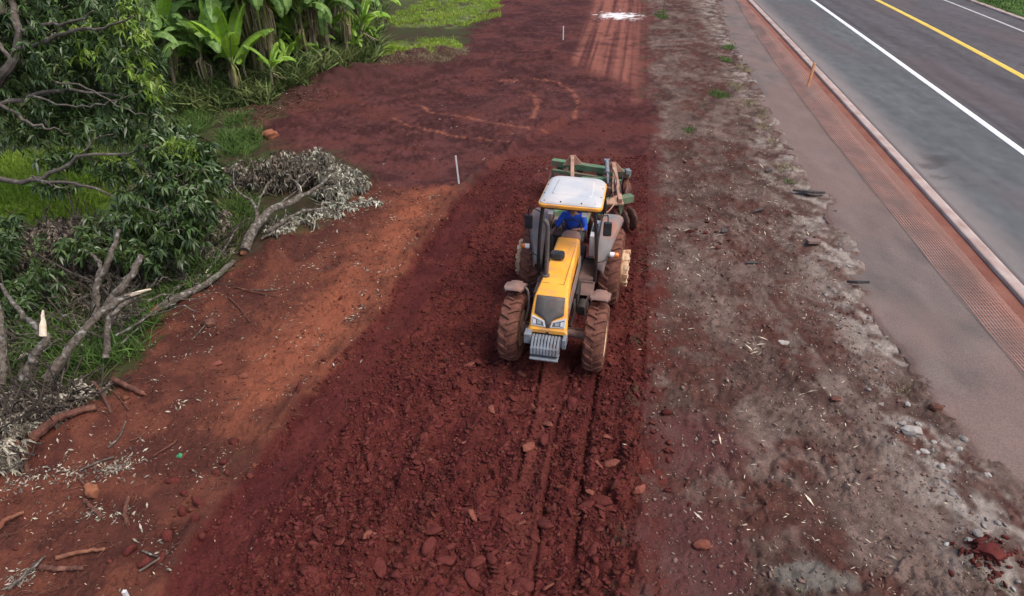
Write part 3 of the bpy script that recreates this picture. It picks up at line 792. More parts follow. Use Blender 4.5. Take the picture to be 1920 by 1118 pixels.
    a.tube([(-.62, .2, .62), (.62, .2, .62)], .022, 8); a.tube([(-.62, -.02, .62), (-.56, .22, .62)], .03, 8); a.tube([(.62, -.02, .62), (.56, .22, .62)], .03, 8)
    for sx in (-1, 1): a.lathe([(.13, sx * .56), (.15, sx * .60), (.15, sx * .70), (.1, sx * .74)], (0, 0, .62), 'x', 16)
    a.build('front_axle', REDDUST, T, angle=50)
    a = MB(); a.tube([(-.70, 2.45, .83), (-.25, 2.45, .83), (.25, 2.45, .83), (.70, 2.45, .83)], [.11, .15, .15, .11], 14); a.build('rear_axle', ENGINE, T)
    # front mudguards on their stalks
    for sx in (-1, 1):
        R0 = .86; rings = []
        angs = np.linspace(math.radians(52), math.radians(92), 9)
        f = MB()
        for i, an in enumerate(angs):
            edge = min(i, len(angs) - 1 - i)
            hw2 = .195 - (.05 if edge == 0 else 0)
            row = []
            for u, lift in ((-1, -.055), (-.93, -.01), (-.62, .0), (-.5, .03), (0, .036), (.5, .03), (.62, 0), (.93, -.01), (1, -.055)):
                rr = R0 + (lift if (abs(u) > .6 or edge > 1) else 0)
                if edge == 0: rr -= .035
                row.append((sx * .81 + u * hw2, rr * math.cos(an), .635 + rr * math.sin(an)))
            rings.append(row)
        nn = len(rings[0])
        f.add([p for r in rings for p in r], [(i * nn + k, i * nn + k + 1, (i + 1) * nn + k + 1, (i + 1) * nn + k) for i in range(len(rings) - 1) for k in range(nn - 1)])
        o = f.build('front_mudguard', REDDUST, T, angle=50)
        so = o.modifiers.new('thickness', 'SOLIDIFY'); so.thickness = .018
        s = MB(); s.tube(spline([(sx * .60, .12, .66), (sx * .555, .22, .95), (sx * .56, .24, 1.25), (sx * .62, .26, 1.375), (sx * .80, .26, 1.39)], 12), .022, 8); s.build('mudguard_stalk', DUSTY, o)
    # floor, steps, tank
    p = MB(); p.box((0, 1.85, .985), (1.16, .95, .035)); p.box((.42, 1.30, .90), (.34, .35, .03), (math.radians(35), 0, 0)); p.box((-.42, 1.30, .90), (.34, .35, .03), (math.radians(35), 0, 0))
    p.build('floor_plate', FLOORM, T, bevel=.006)
    for sx in (-1, 1):
        s = MB()
        for xx in (sx * .55, sx * .72): s.beam((xx, 1.18, .40), (xx, 1.30, .92), .022, .022)
        for zz in (.42, .58, .75): s.beam((sx * .54, 1.18 + (zz - .4) * .23, zz), (sx * .73, 1.18 + (zz - .4) * .23, zz), .05, .022)
        s.build('step', BLACK, T)
    s = MB(); s.box((-.45, .98, .78), (.24, .42, .42)); s.build('toolbox', REDDUST, T, bevel=.03)
    s = MB(); s.lathe([(.10, -.16), (.115, -.14), (.115, .14), (.10, .16)], (.42, .85, .72), 'y', 16); s.build('air_tank', ENGINE, T)
    # cowl, dashboard, wheel, levers, seat
    c = MB(); c.loft([[(-w, y, zb), (-w * .9, y, zt - .03), (-w * .5, y, zt), (w * .5, y, zt), (w * .9, y, zt - .03), (w, y, zb)] for y, w, zt, zb in ((1.815, .225, 1.745, 1.2), (1.90, .215, 1.80, 1.2), (1.98, .17, 1.83, 1.2), (2.04, .14, 1.80, 1.3))])
    c.build('cowl', REDDUST, T, angle=40)
    s = MB()
    M = Matrix.Translation((-.02, 2.10, 1.84)) @ Euler((math.radians(28), 0, 0)).to_matrix().to_4x4()
    ring = [M @ Vector((.20 * math.cos(a), .20 * math.sin(a), 0)) for a in np.linspace(0, 2 * PI, 33)]
    s.tube(ring, .015, 8, cap=False)
    for a in (.5, 2.6, 4.71): s.tube([M @ Vector((0, 0, -.03)), M @ Vector((.2 * math.cos(a), .2 * math.sin(a), 0))], .011, 6)
    s.tube([M @ Vector((0, 0, -.02)), (-.02, 2.02, 1.5)], .03, 8)
    s.build('steering_wheel', BLACK, T)
    s = MB(); s.box((-.28, 1.98, 1.55), (.17, .18, .36)); s.box((-.28, 1.95, 1.75), (.19, .16, .07), (.5, 0, 0)); s.box((-.33, 2.02, 1.83), (.04, .04, .12)); s.box((-.24, 1.98, 1.82), (.05, .05, .09)); s.build('control_box', BLACK, T, bevel=.012)
    for xx, zz in ((-.40, 1.83), (-.44, 1.80), (.42, 1.62)):
        s = MB(); s.tube([(xx, 2.25, 1.2), (xx, 2.18, zz)], .012, 6); s.lathe([(.0, -.03), (.024, -.015), (.024, .015), (0, .03)], (xx, 2.18, zz), 'z', 10); s.build('lever', BLACK, T)
    s = MB(); s.box((-.03, 2.55, 1.38), (.46, .46, .13)); s.box((-.03, 2.81, 1.66), (.46, .11, .50), (math.radians(-8), 0, 0)); s.box((-.03, 2.55, 1.18), (.3, .3, .3)); s.build('seat', SEATM, T, bevel=.04)
    # rear fenders: a top, an outer skirt and an inner wall in one skin
    for sx in (-1, 1):
        f = MB(); rings = []
        st = [(1.58, 1.20, .72), (1.66, 1.36, .74), (1.80, 1.60, .80), (1.98, 1.79, .87), (2.20, 1.90, .93), (2.50, 1.94, .97), (2.80, 1.90, .98), (3.05, 1.78, .98), (3.22, 1.60, .97)]
        for y, z, xo in st:
            zi = max(z - .75, 1.0)
            rings.append([(sx * .545, y, zi), (sx * .55, y, z - .05), (sx * .58, y, z), (sx * (xo - .10), y, z + .0), (sx * (xo - .02), y, z - .04), (sx * xo, y, z - .10), (sx * (xo + .012), y, z - .15)])
        nn = 7
        f.add([p for r in rings for p in r], [(i * nn + k, i * nn + k + 1, (i + 1) * nn + k + 1, (i + 1) * nn + k) for i in range(len(rings) - 1) for k in range(nn - 1)])
        o = f.build('rear_fender', DUSTY, T, angle=30)
        so = o.modifiers.new('thickness', 'SOLIDIFY'); so.thickness = .02
        # side console beside the seat
        s = MB(); s.box((sx * .44, 2.55, 1.42), (.18, .80, .50)); s.build('side_console', WHITE if sx > 0 else DUSTY, T, bevel=.03)
        s = MB(); s.box((sx * .43, 2.5, 1.69), (.10, .34, .05)); s.build('armrest', BLACK, T, bevel=.015)
    # roll frame and roof
    for sx in (-1, 1):
        p = MB(); p.tube(spline([(sx * .50, 1.27, 2.64), (sx * .555, 1.33, 2.1), (sx * .585, 1.40, 1.5), (sx * .58, 1.44, .97)], 12), .036, 10); p.build('roof_post', BLACK, T)
        p = MB(); p.tube(spline([(sx * .52, 2.45, 2.66), (sx * .57, 2.75, 2.2), (sx * .57, 2.95, 1.85), (sx * .55, 2.95, 1.2)], 10), .038, 10); p.build('roof_post', BLACK, T)
    p = MB()
    p.tube([(-.50, 1.27, 2.62), (.50, 1.27, 2.62)], .03, 8); p.tube([(-.52, 2.45, 2.64), (.52, 2.45, 2.64)], .03, 8)
    q = MB(); q.tube([(-.57, 2.95, 1.85), (.57, 2.95, 1.85)], .03, 8); q.build('cross_bar', BLACK, T)
    for sx in (-1, 1): p.tube([(sx * .5, 1.27, 2.63), (sx * .52, 2.45, 2.65)], .03, 8)
    p.build('roll_frame', BLACK, T)
    def rr_outline(hx0, hx1, y0, y1, r0, r1, z):
        pts = []
        for (cx2, cy2, r, a0) in ((hx1 - r1, y1 - r1, r1, 0), (-hx1 + r1, y1 - r1, r1, 90), (-hx0 + r0, y0 + r0, r0, 180), (hx0 - r0, y0 + r0, r0, 270)):
            for k in range(6):
                a = math.radians(a0 + 90 * k / 5)
                pts.append((cx2 + r * math.cos(a), cy2 + r * math.sin(a), z(cx2 + r * math.cos(a), cy2 + r * math.sin(a)) if callable(z) else z))
        return pts
    zr = lambda b, k=.04: (lambda x, y: b + k * (y - 1.2) - .05 * x * x)
    r = MB(); r.loft([rr_outline(.55, .52, 1.27, 2.43, .1, .16, zr(2.60)), rr_outline(.61, .585, 1.205, 2.48, .11, .2, zr(2.60)), rr_outline(.625, .60, 1.19, 2.50, .12, .21, zr(2.635)), rr_outline(.62, .595, 1.195, 2.495, .12, .21, zr(2.665)), rr_outline(.60, .575, 1.215, 2.475, .12, .20, zr(2.672))])
    roof = r.build('roof', YEL, T, angle=40); roof.location = (.02, .03, .04)
    r = MB(); r.loft([rr_outline(.602, .577, 1.213, 2.477, .12, .2, zr(2.665)), rr_outline(.60, .575, 1.215, 2.475, .12, .2, zr(2.688)), rr_outline(.575, .55, 1.24, 2.45, .12, .19, zr(2.715)), rr_outline(.50, .48, 1.33, 2.38, .12, .16, zr(2.745)), rr_outline(.40, .37, 1.46, 2.24, .07, .09, zr(2.752)), rr_outline(.375, .345, 1.49, 2.20, .06, .08, zr(2.775)), rr_outline(.30, .28, 1.56, 2.13, .05, .05, zr(2.780))])
    r.build('roof_panel', ROOFM, roof, angle=25)
    for bx, by in ((-.50, 1.265), (-.18, 1.25), (.22, 1.25), (.47, 1.28), (.555, 1.6), (-.555, 1.6), (.545, 2.0), (-.545, 2.0)):
        b = MB(); b.lathe([(.013, 2.690), (.013, 2.726 + .04 * (by - 1.2) - .05 * bx * bx), (0, 2.731 + .04 * (by - 1.2) - .05 * bx * bx)], (bx, by, 0), 'z', 8); b.build('bolt', BLACK, roof)
    for sx in (-1, 1):
        b = MB(); b.box((sx * .33 - .02, 1.33, 2.52), (.11, .10, .10)); b.build('work_light', WHITE, T, bevel=.012)
        # mirrors and turn lamps on arms
        a = MB(); a.tube(spline([(sx * .52, 1.35, 2.45), (sx * .70, 1.55, 2.43), (sx * .79 - .06, 1.68, 2.36), (sx * .80 - .06, 1.70, 2.22)], 10), .011, 6)
        mi = MB(); mi.box((sx * .80 - .06, 1.70, 2.07), (.17, .07, .31), (0, 0, sx * .15)); mo = mi.build('mirror', MIRROR, T, bevel=.03); a.build('mirror_arm', BLACK, mo)
        a = MB(); a.tube(spline([(sx * .57, 1.44, 1.42), (sx * .72, 1.60, 1.40), (sx * .86, 1.72, 1.46)], 8), .012, 6)
        lm = MB(); lm.lathe([(.035, -.06), (.055, -.05), (.055, .03), (.05, .04)], (sx * .88, 1.72, 1.50), 'x', 12); lo = lm.build('turn_lamp', WHITE, T)
        lm = MB(); lm.lathe([(.056, sx * .045), (.056, sx * .10), (.035, sx * .13), (0, sx * .135)], (sx * .88, 1.72, 1.50), 'x', 12); lm.build('lens', AMBER, lo); a.build('lamp_arm', BLACK, lo)
    b = MB(); b.box((0, 3.35, .62), (.12, .6, .08)); b.tube([(-.3, 2.9, .6), (-.3, 3.5, .5)], .04, 8); b.tube([(.3, 2.9, .6), (.3, 3.5, .5)], .04, 8); b.build('drawbar', BLACK, T)
    return T

# ------------------------------------------------------------------ the driver
SKIN = mat_mix('brown_skin', (.27, .135, .085), (.32, .165, .11), .55, 12)
BLUE = mat_mix('blue_cotton', (.022, .085, .50), (.016, .062, .38), .85, 14, .3, 60)
JEAN = mat_mix('grey_cotton_trousers', (.13, .145, .17), (.09, .10, .12), .9, 14, .3, 60, c3=(.16, .09, .07), c3_scale=5, c3_lo=.5, c3_hi=.8)
HAIR = mat_mix('dark_hair', (.012, .01, .009), (.025, .02, .018), .6, 30)

def skinned(name, chains, mat, parent, root=0, sub=2):
    """chains: list of lists of (id, (x,y,z), radius); the same id joins chains"""
    ids, V, R, E = {}, [], [], []
    for ch in chains:
        prev = None
        for q in ch:
            if q[0] not in ids:
                ids[q[0]] = len(V); V.append(q[1]); R.append(q[2])
            if prev is not None: E.append((prev, ids[q[0]]))
            prev = ids[q[0]]
    me = bpy.data.meshes.new(name); me.from_pydata(V, E, []); me.update()
    o = bpy.data.objects.new(name, me); COL.objects.link(o); o.parent = parent
    m = o.modifiers.new('skin', 'SKIN'); m.use_smooth_shade = True
    for i, r in enumerate(R):
        sv = me.skin_vertices[0].data[i]
        sv.radius = r if hasattr(r, '__len__') else (r, r); sv.use_root = (i == root)
    s = o.modifiers.new('sub', 'SUBSURF'); s.levels = s.render_levels = sub
    me.materials.append(mat)
    return o

def driver(T):
    P = empty('person', (0, 0, 0))
    P.matrix_world = Matrix.Translation(T.location) @ Euler((0, 0, T.rotation_euler.z)).to_matrix().to_4x4() @ Matrix.Translation((-.05, 2.42, 1.47))
    tag(P, 'driver in a long sleeved blue shirt and grey trousers seated at the tractor wheel', 'person')
    # measured from the pelvis: x towards the photo's right, -y forward
    sh_l, sh_r = (-.19, .05, .475), (.19, .05, .475)
    el_l, el_r = (-.315, -.10, .27), (.285, -.09, .235)
    wr_l, wr_r = (-.365, -.335, .265), (.125, -.285, .315)
    body = [[('pel', (0, .05, .06), (.15, .11)), ('waist', (0, .06, .22), (.135, .10)), ('chest', (0, .06, .38), (.155, .11)), ('neck0', (0, .05, .52), (.07, .07)), ('neck', (0, .03, .585), (.055, .055)), ('chin', (0, .0, .65), (.07, .075)), ('head', (0, .0, .73), (.082, .098)), ('crown', (0, .01, .81), (.06, .07))],
            [('chest', 0, 0), ('sl', sh_l, .060), ('el', el_l, .045), ('wl', wr_l, .028), ('pl', (-.368, -.385, .262), (.038, .02))],
            [('chest', 0, 0), ('sr', sh_r, .060), ('er', el_r, .045), ('wr', wr_r, .028), ('pr', (.085, -.315, .325), (.038, .02))],
            [('pel', 0, 0), ('hl', (-.10, -.02, .04), .085), ('kl', (-.16, -.42, .10), .062), ('al', (-.17, -.50, -.32), .040), ('tl', (-.17, -.66, -.385), .034)],
            [('pel', 0, 0), ('hr', (.10, -.02, .04), .085), ('kr', (.15, -.42, .10), .062), ('ar', (.16, -.50, -.32), .040), ('tr', (.16, -.66, -.385), .034)]]
    # five fingers on each hand, bent around lever and rim
    for nm, base, fwd, across, curl in (('l', Vector((-.368, -.385, .262)), Vector((-.05, -1, -.05)), Vector((1, 0, .1)), Vector((.1, .15, -1))), ('r', Vector((.085, -.315, .325)), Vector((-.85, -.5, .15)), Vector((.35, -.75, .35)), Vector((.1, .2, -1)))):
        fwd.normalize(); across.normalize(); curl.normalize()
        for k, ln in enumerate((.062, .072, .068, .054)):
            b0 = base + across * (.012 * (k - 1.5) * 1.4) + fwd * .03
            a1 = b0 + fwd * ln * .45; a2 = a1 + (fwd * .5 + curl * .7) * ln * .42; a3 = a2 + (curl - fwd * .5) * ln * .36
            body.append([('p' + nm, 0, 0), ('%sf%da' % (nm, k), tuple(b0), .0095), ('%sf%db' % (nm, k), tuple(a1), .009), ('%sf%dc' % (nm, k), tuple(a2), .0085), ('%sf%dd' % (nm, k), tuple(a3), .0075)])
        t0 = base - across * .032; t1 = t0 + (fwd * .6 - across * .4) * .035; t2 = t1 + (fwd * .7 + curl * .5) * .03
        body.append([('p' + nm, 0, 0), (nm + 't0', tuple(t0), .011), (nm + 't1', tuple(t1), .010), (nm + 't2', tuple(t2), .008)])
    skinned('body', body, SKIN, P)
    skinned('shirt', [[('a', (0, .05, .04), (.170, .125)), ('b', (0, .06, .22), (.158, .118)), ('c', (0, .06, .38), (.178, .130)), ('d', (0, .05, .505), (.085, .085))],
                      [('c', 0, 0), ('sl', (-.20, .05, .465), .083), ('ml', (-.265, -.03, .36), .072), ('el', el_l, .063), ('fl', (-.335, -.19, .27), .052)],
                      [('c', 0, 0), ('sr', (.20, .05, .465), .083), ('mr', (.25, -.03, .34), .072), ('er', el_r, .064), ('fr', (.235, -.16, .265), .055)]], BLUE, P)
    skinned('trousers', [[('p', (0, .05, .03), (.165, .115)), ('hl', (-.10, -.03, .04), .098), ('kl', (-.16, -.42, .10), .080), ('al', (-.17, -.495, -.28), .062)],
                         [('p', 0, 0), ('hr', (.10, -.03, .04), .098), ('kr', (.15, -.42, .10), .080), ('ar', (.16, -.495, -.28), .062)]], JEAN, P)
    for sx in (-.17, .16):
        b = MB(); b.loft([[(sx + w * math.cos(a), y, -.405 + h * max(0, math.sin(a)) + .0) for a in np.linspace(0, 2 * PI, 12, endpoint=False)] for y, w, h in ((-.44, .035, .08), (-.50, .047, .11), (-.58, .05, .085), (-.66, .05, .06), (-.73, .03, .035))]); b.build('boot', BLACK, P, angle=60)
    h = MB(); h.loft([[(k * .092 * math.cos(a), .02 + k * .108 * math.sin(a), z) for a in np.linspace(0, 2 * PI, 18, endpoint=False)] for k, z in ((.95, .765), (1.02, .80), (.98, .84), (.75, .875), (.35, .893))]); h.build('hair', HAIR, P, angle=80)
    f = MB()
    f.loft([[(w * math.cos(a), y, z + w * .6 * math.sin(a)) for a in np.linspace(0, 2 * PI, 8, endpoint=False)] for y, w, z in ((-.085, .018, .715), (-.112, .016, .705), (-.122, .006, .70))])
    f.build('nose', SKIN, P, angle=80)
    f = MB(); f.tube([(-.028, -.088, .668), (0, -.096, .667), (.028, -.088, .668)], .007, 6); f.build('mouth', SKIN, P, angle=80)
    for sx in (-1, 1):
        f = MB(); f.lathe([(0, -.012), (.02, -.008), (.03, 0), (.02, .008), (0, .012)], (sx * .088, .01, .725), 'x', 10); f.build('ear', SKIN, P)
    for sx in (-1, 1):
        e = MB(); e.lathe([(0, -.010), (.010, -.004), (.010, .004), (0, .010)], (sx * .033, -.086, .74), 'y', 8); e.build('eye', HAIR, P)

# ------------------------------------------------------------------ disc harrow towed behind
GREEN = mat_mix('green_harrow_paint', (.075, .17, .085), (.11, .22, .125), .75, 5, .1, 50, c3=(.19, .11, .085), c3_scale=4, c3_lo=.42, c3_hi=.68)
RUST = mat_mix('rust_brown_steel', (.36, .20, .14), (.44, .27, .19), .8, 6, .2, 50, c3=(.25, .10, .06), c3_scale=5, c3_lo=.5, c3_hi=.7)
DISC = mat_mix('earth_caked_disc', (.09, .04, .032), (.15, .07, .055), .6, 8, .2, 40, c3=(.20, .18, .17), c3_scale=6, c3_lo=.6, c3_hi=.75)

def harrow():
    O = at(1110, 375); O[2] = -.05
    R = empty('disc_harrow', O)
    tag(R, 'green and rust brown disc harrow towed behind the tractor, scalloped discs in the soil', 'harrow')
    L = lambda px, py, z: Vector(at(px, py, z)) - Vector(O)
    Z = .92
    rear_a, rear_b = L(1036, 304, Z), L(1182, 327, Z)
    fr_a, fr_b = L(1108, 386, Z), L(1185, 371, Z)
    fr_a = fr_b + (fr_a - fr_b) * 2.05
    def beam(nm, a, b, w, h, mat, up=(0, 0, 1)):
        return MB().beam(a, b, w, h, up).build(nm, mat, R, bevel=.012)
    beam('rear_beam', rear_a, rear_b, .21, .18, GREEN)
    beam('front_beam', fr_a, fr_b, .21, .18, GREEN)
    for a, b, y0 in ((rear_a, rear_b, 1), (fr_a, fr_b, -1)):
        d = (b - a).normalized(); n = Vector((0, 0, 1)).cross(d)
        for t in (.10, .36, .62, .88):
            p = a.lerp(b, t)
            q = MB(); q.plate([p + d * -.13 + Vector((0, 0, -.07)), p + d * .13 + Vector((0, 0, -.07)), p + d * .04 + Vector((0, 0, -.30)), p + d * .035 + Vector((0, 0, -.58)), p - d * .035 + Vector((0, 0, -.58)), p - d * .04 + Vector((0, 0, -.30))], n * .03); q.build('hanger', GREEN, R, bevel=.006)
        ax = MB(); ax.tube([a + Vector((0, 0, -.60)), b + Vector((0, 0, -.60))], .035, 8); ax.build('disc_axle', BLACK, R)
        L0 = (b - a).length; N = int(L0 / .235)
        for k in range(N + 1):
            c = a.lerp(b, (k + .02) / (N + .04)) + Vector((0, 0, -.60))
            m = MB(); n2 = 32
            M = Vector((1, 0, 0)).rotation_difference(d).to_matrix()
            vs, fs = [], []
            for r, x in ((.03, .05), (.16, .035), (.26, .01), (.33, -.03)):
                for j in range(n2):
                    an = 2 * PI * j / n2
                    rr = r * (1 - (.09 if (r > .3 and j % 4 == 0) else 0))
                    vs.append(c + M @ Vector((x * y0, rr * math.cos(an), rr * math.sin(an))))
            for i in range(3):
                for j in range(n2): fs.append((i * n2 + j, i * n2 + (j + 1) % n2, (i + 1) * n2 + (j + 1) % n2, (i + 1) * n2 + j))
            m.add(vs, fs); o = m.build('disc', DISC, R); so = o.modifiers.new('thickness', 'SOLIDIFY'); so.thickness = .008
    # longitudinal frame and the two tall lift arms
    u1t, u1b = L(1073, 296, 1.22), L(1073, 345, 1.12)
    u2t, u2b = L(1150, 309, 1.22), L(1163, 377, 1.05)
    beam('frame_rail', u1t, u1b + (u1b - u1t) * .55, .10, .12, RUST)
    beam('frame_rail', u2t, u2b, .11, .12, RUST)
    for p in (u1t, u2t):
        q = MB(); q.plate([p + Vector((-.26, .02, -.24)), p + Vector((.34, .05, -.24)), p + Vector((.08, .02, .06)), p + Vector((-.06, .02, .06))], (0, .04, 0)); q.build('gusset', RUST, R, bevel=.006)
    q = MB(); q.plate([u2b + Vector((-.62, .0, -.12)), u2b + Vector((.10, .0, -.12)), u2b + Vector((.04, .18, .02)), u2b + Vector((-.1, .18, .02))], (0, 0, .05)); q.build('gusset', RUST, R, bevel=.006)
    beam('cross_rail', L(1090, 334, 1.0), L(1153, 337, 1.0), .07, .07, GREEN)
    beam('cross_rail', L(1136, 352, .95), L(1163, 357, .95), .06, .06, RUST)
    for (a, b, y0, sh) in ((rear_a, rear_b, 1, .34), (fr_a, fr_b, -1, .32)):
        n = Vector((0, 0, 1)).cross((b - a).normalized()) * sh * -y0
        beam('gang_beam', a.lerp(b, .06) + n + Vector((0, 0, -.12)), a.lerp(b, .94) + n + Vector((0, 0, -.12)), .09, .10, GREEN)
        for t in (.22, .75): beam('spacer', a.lerp(b, t) + Vector((0, 0, -.05)), a.lerp(b, t) + n + Vector((0, 0, -.10)), .08, .07, GREEN)
    cyl = MB(); c0, c1 = L(1138, 302, 1.25), L(1140, 345, 1.10)
    cyl.tube([c0, c0.lerp(c1, .55)], .055, 12); cyl.tube([c0.lerp(c1, .55), c1], .028, 10); cyl.box(c0, (.16, .10, .10)); cyl.build('hydraulic_cylinder', IRON, R, bevel=.005)
    for k, (a, b, c) in enumerate((((1147, 310, 1.2), (1156, 345, 1.3), (1143, 372, 1.1)), ((1150, 318, 1.2), (1149, 352, 1.35), (1150, 374, 1.0)), ((1168, 330, 1.0), (1164, 350, 1.2), (1166, 378, 1.0)), ((1157, 376, 1.0), (1142, 395, .9), (1128, 404, .8)))):
        h = MB(); h.tube(spline([L(*a), L(*b), L(*c)], 12), .014, 6); h.build('hose', RUST if k % 2 else BLACK, R)
    for px, py in ((1170, 352),):
        c = L(px, py, .42)
        t = MB(); t.lathe([(.2, -.07), (.34, -.09), (.37, -.05), (.38, 0), (.37, .05), (.34, .09), (.2, .07)], c, 'x', 28, closed=True); w = t.build('transport_wheel', RUBBER, R)
        t = MB(); t.lathe([(.21, -.06), (.1, -.02), (.0, -.02)], c, 'x', 20); t.lathe([(.21, .06), (.1, .02), (.0, .02)], c, 'x', 20); t.build('rim', RUST, w)
        beam('wheel_arm', c + Vector((-.12, 0, 0)), u2t.lerp(u2b, .45), .06, .09, RUST)
    q = MB(); q.beam(fr_a.lerp(fr_b, .5) + Vector((0, 0, -.1)), Vector((1.47, 14.1, .55)) - Vector(O), .12, .12); q.build('tow_bar', GREEN, R, bevel=.01)
    b = MB(); b.box(rear_b + Vector((-.08, -.02, .09)), (.12, .2, .12)); b.build('bearing', IRON, R, bevel=.01)
    b = MB(); b.box(fr_b + Vector((-.22, .1, -.16)), (.10, .12, .22)); b.build('bearing', IRON, R, bevel=.01)

T_ = tractor()
bpy.context.view_layer.update()
driver(T_)
harrow()
# ------------------------------------------------------------------ plants, cut wood, litter
BARK = mat_mix('grey_brown_bark', (.155, .13, .105), (.065, .052, .043), .95, 14, 1.0, 45, spec=.1, c3=(.27, .26, .235), c3_scale=9, c3_lo=.54, c3_hi=.66)
BARKD = mat_mix('dark_bark', (.075, .058, .048), (.045, .036, .03), .95, 9, .6, 30, spec=.1, c3=(.16, .14, .12), c3_scale=5, c3_lo=.55, c3_hi=.75)
BARKL = mat_mix('limb_bark', (.15, .125, .105), (.085, .07, .06), .95, 9, .6, 30, spec=.1, c3=(.22, .20, .17), c3_scale=5, c3_lo=.55, c3_hi=.7)
FRESH = mat_mix('fresh_split_wood', (.72, .58, .42), (.80, .70, .56), .8, 20, .2, 60)
ORANGEW = mat_mix('orange_inner_wood', (.24, .10, .055), (.15, .06, .038), .9, 12, .4, 40, c3=(.16, .05, .03), c3_scale=6, c3_lo=.5, c3_hi=.7)
REDBARK = mat_mix('earth_stained_bark', (.15, .062, .042), (.085, .036, .027), .95, 16, 1.0, 45, c3=(.26, .12, .08), c3_scale=5, c3_lo=.55, c3_hi=.72)
MANGO = mat_mix('mango_leaf', (.042, .078, .020), (.080, .125, .036), .36, 1.2, spec=.55, island=.55, translucent=.16)
MANGOY = mat_mix('young_mango_leaf', (.15, .25, .03), (.22, .31, .05), .4, 2, spec=.5, island=.4, translucent=.25)
DRYD = mat_mix('withered_leaf', (.10, .080, .060), (.20, .165, .125), .7, 12, spec=.3, island=.75)
DRYP = mat_mix('pale_dead_leaf', (.34, .30, .235), (.19, .165, .125), .75, 30, spec=.3, island=.75)
STRAW = mat_mix('pale_straw', (.62, .55, .42), (.42, .35, .25), .8, 30, island=.5)
CHIP = mat_mix('wood_chip', (.46, .36, .26), (.32, .22, .15), .8, 30, island=.7)
GRASSM = mat_mix('grass_blade', (.065, .13, .024), (.11, .18, .04), .6, .7, spec=.3, island=.5, translucent=.25)
GRASSB = mat_mix('bright_grass_blade', (.22, .34, .03), (.30, .40, .05), .6, .5, spec=.3, island=.35, translucent=.3)
GRASSD = mat_mix('dry_grass_blade', (.30, .25, .15), (.22, .17, .10), .8, 2, island=.4)
BANANA = mat_mix('banana_leaf', (.15, .28, .07), (.24, .38, .11), .42, .8, spec=.3, island=.25, translucent=.40)
BANANAL = mat_mix('young_banana_leaf', (.25, .45, .04), (.34, .54, .07), .42, .8, spec=.45, island=.12, translucent=.3)
BANANAD = mat_mix('dead_banana_leaf', (.32, .25, .17), (.19, .145, .10), .85, 2, island=.4)
BANANAY = mat_mix('yellowing_banana_leaf', (.26, .25, .08), (.16, .17, .06), .8, 3, island=.4)
RIB = mat_mix('banana_leaf_rib', (.24, .34, .10), (.30, .38, .14), .5, 3)
STEM = mat_mix('banana_stem', (.20, .19, .10), (.26, .20, .13), .75, 3, .6, 14, c3=(.10, .075, .055), c3_scale=2.5, c3_lo=.45, c3_hi=.65)
CLOD = mat_mix('red_clod', (.075, .0175, .0155), (.112, .030, .024), .95, 5, .5, 60, spec=.1, island=.30)
CLODL = mat_mix('pale_red_clod', (.20, .068, .047), (.14, .045, .032), .95, 5, .5, 50, spec=.1, island=.25)
STONE = mat_mix('grey_stone', (.33, .30, .27), (.24, .20, .18), .9, 6, .5, 40, island=.3)
OCHRE = mat_mix('orange_boulder', (.30, .115, .06), (.22, .08, .045), .95, 5, .5, 30)
ASPH = mat_mix('broken_asphalt', (.075, .062, .058), (.045, .04, .04), .9, 8, .5, 60)

def leaves(P, D, N, ln, wd, fold=.12, droop=.25):
    """each leaf: base, two sides, a mid rib point and a tip; P base, D direction, N up of the leaf"""
    n = len(P)
    D = D / np.linalg.norm(D, axis=1, keepdims=True)
    S = np.cross(D, N); S /= np.linalg.norm(S, axis=1, keepdims=True) + 1e-9
    U = np.cross(S, D)
    ln = ln[:, None]; wd = wd[:, None]
    mid = P + D * ln * .5
    tip = P + D * ln - np.array([0, 0, 1.0]) * ln * droop
    l = mid + S * wd * .5 + U * wd * fold; r = mid - S * wd * .5 + U * wd * fold
    V = np.stack([P, l, mid, r, tip], 1).reshape(-1, 3)
    b = np.arange(n)[:, None] * 5
    F = np.concatenate([b + np.array([[0, 2, 1]]), b + np.array([[0, 3, 2]]), b + np.array([[1, 2, 4]]), b + np.array([[2, 3, 4]])], 0)
    return V, F

def unit(n):
    v = RNG.normal(size=(n, 3)); return v / np.linalg.norm(v, axis=1, keepdims=True)

def whorls(C, per, ln, wd, up=.2, droop=.35):
    """leaf rosettes at the tips C"""
    n = len(C)
    ax = unit(n) + np.array([0, 0, up]); ax /= np.linalg.norm(ax, axis=1, keepdims=True)
    P = np.repeat(C, per, 0); A = np.repeat(ax, per, 0)
    D = unit(n * per) * .9 + A * .45 + np.array([0, 0, -.28])
    N = A + unit(n * per) * .35 + np.array([0, 0, .6])
    L = RNG.uniform(.7, 1.15, n * per) * ln
    return leaves(P - D * .02, D, N, L, L * wd, .10, droop)

def blob_points(blobs, n):
    """points in a set of ellipsoids (centre, radii), denser near their skins"""
    vol = np.array([r[0] * r[1] * r[2] for c, r in blobs]) ** .8
    k = RNG.choice(len(blobs), n, p=vol / vol.sum())
    C = np.array([blobs[i][0] for i in k]); R = np.array([blobs[i][1] for i in k])
    return C + unit(n) * (RNG.uniform(.05, 1, (n, 1)) ** .5) * R

def limb(pts, r0, r1, n=14, wob=.03, sides=9):
    q = [Vector(p) for p in spline(pts, n)]
    q = [p + Vector((random.uniform(-1, 1), random.uniform(-1, 1), random.uniform(-1, 1))) * wob * (0 < i < n - 1) for i, p in enumerate(q)]
    return MB().tube(q, [r0 + (r1 - r0) * i / (n - 1) for i in range(n)], sides)

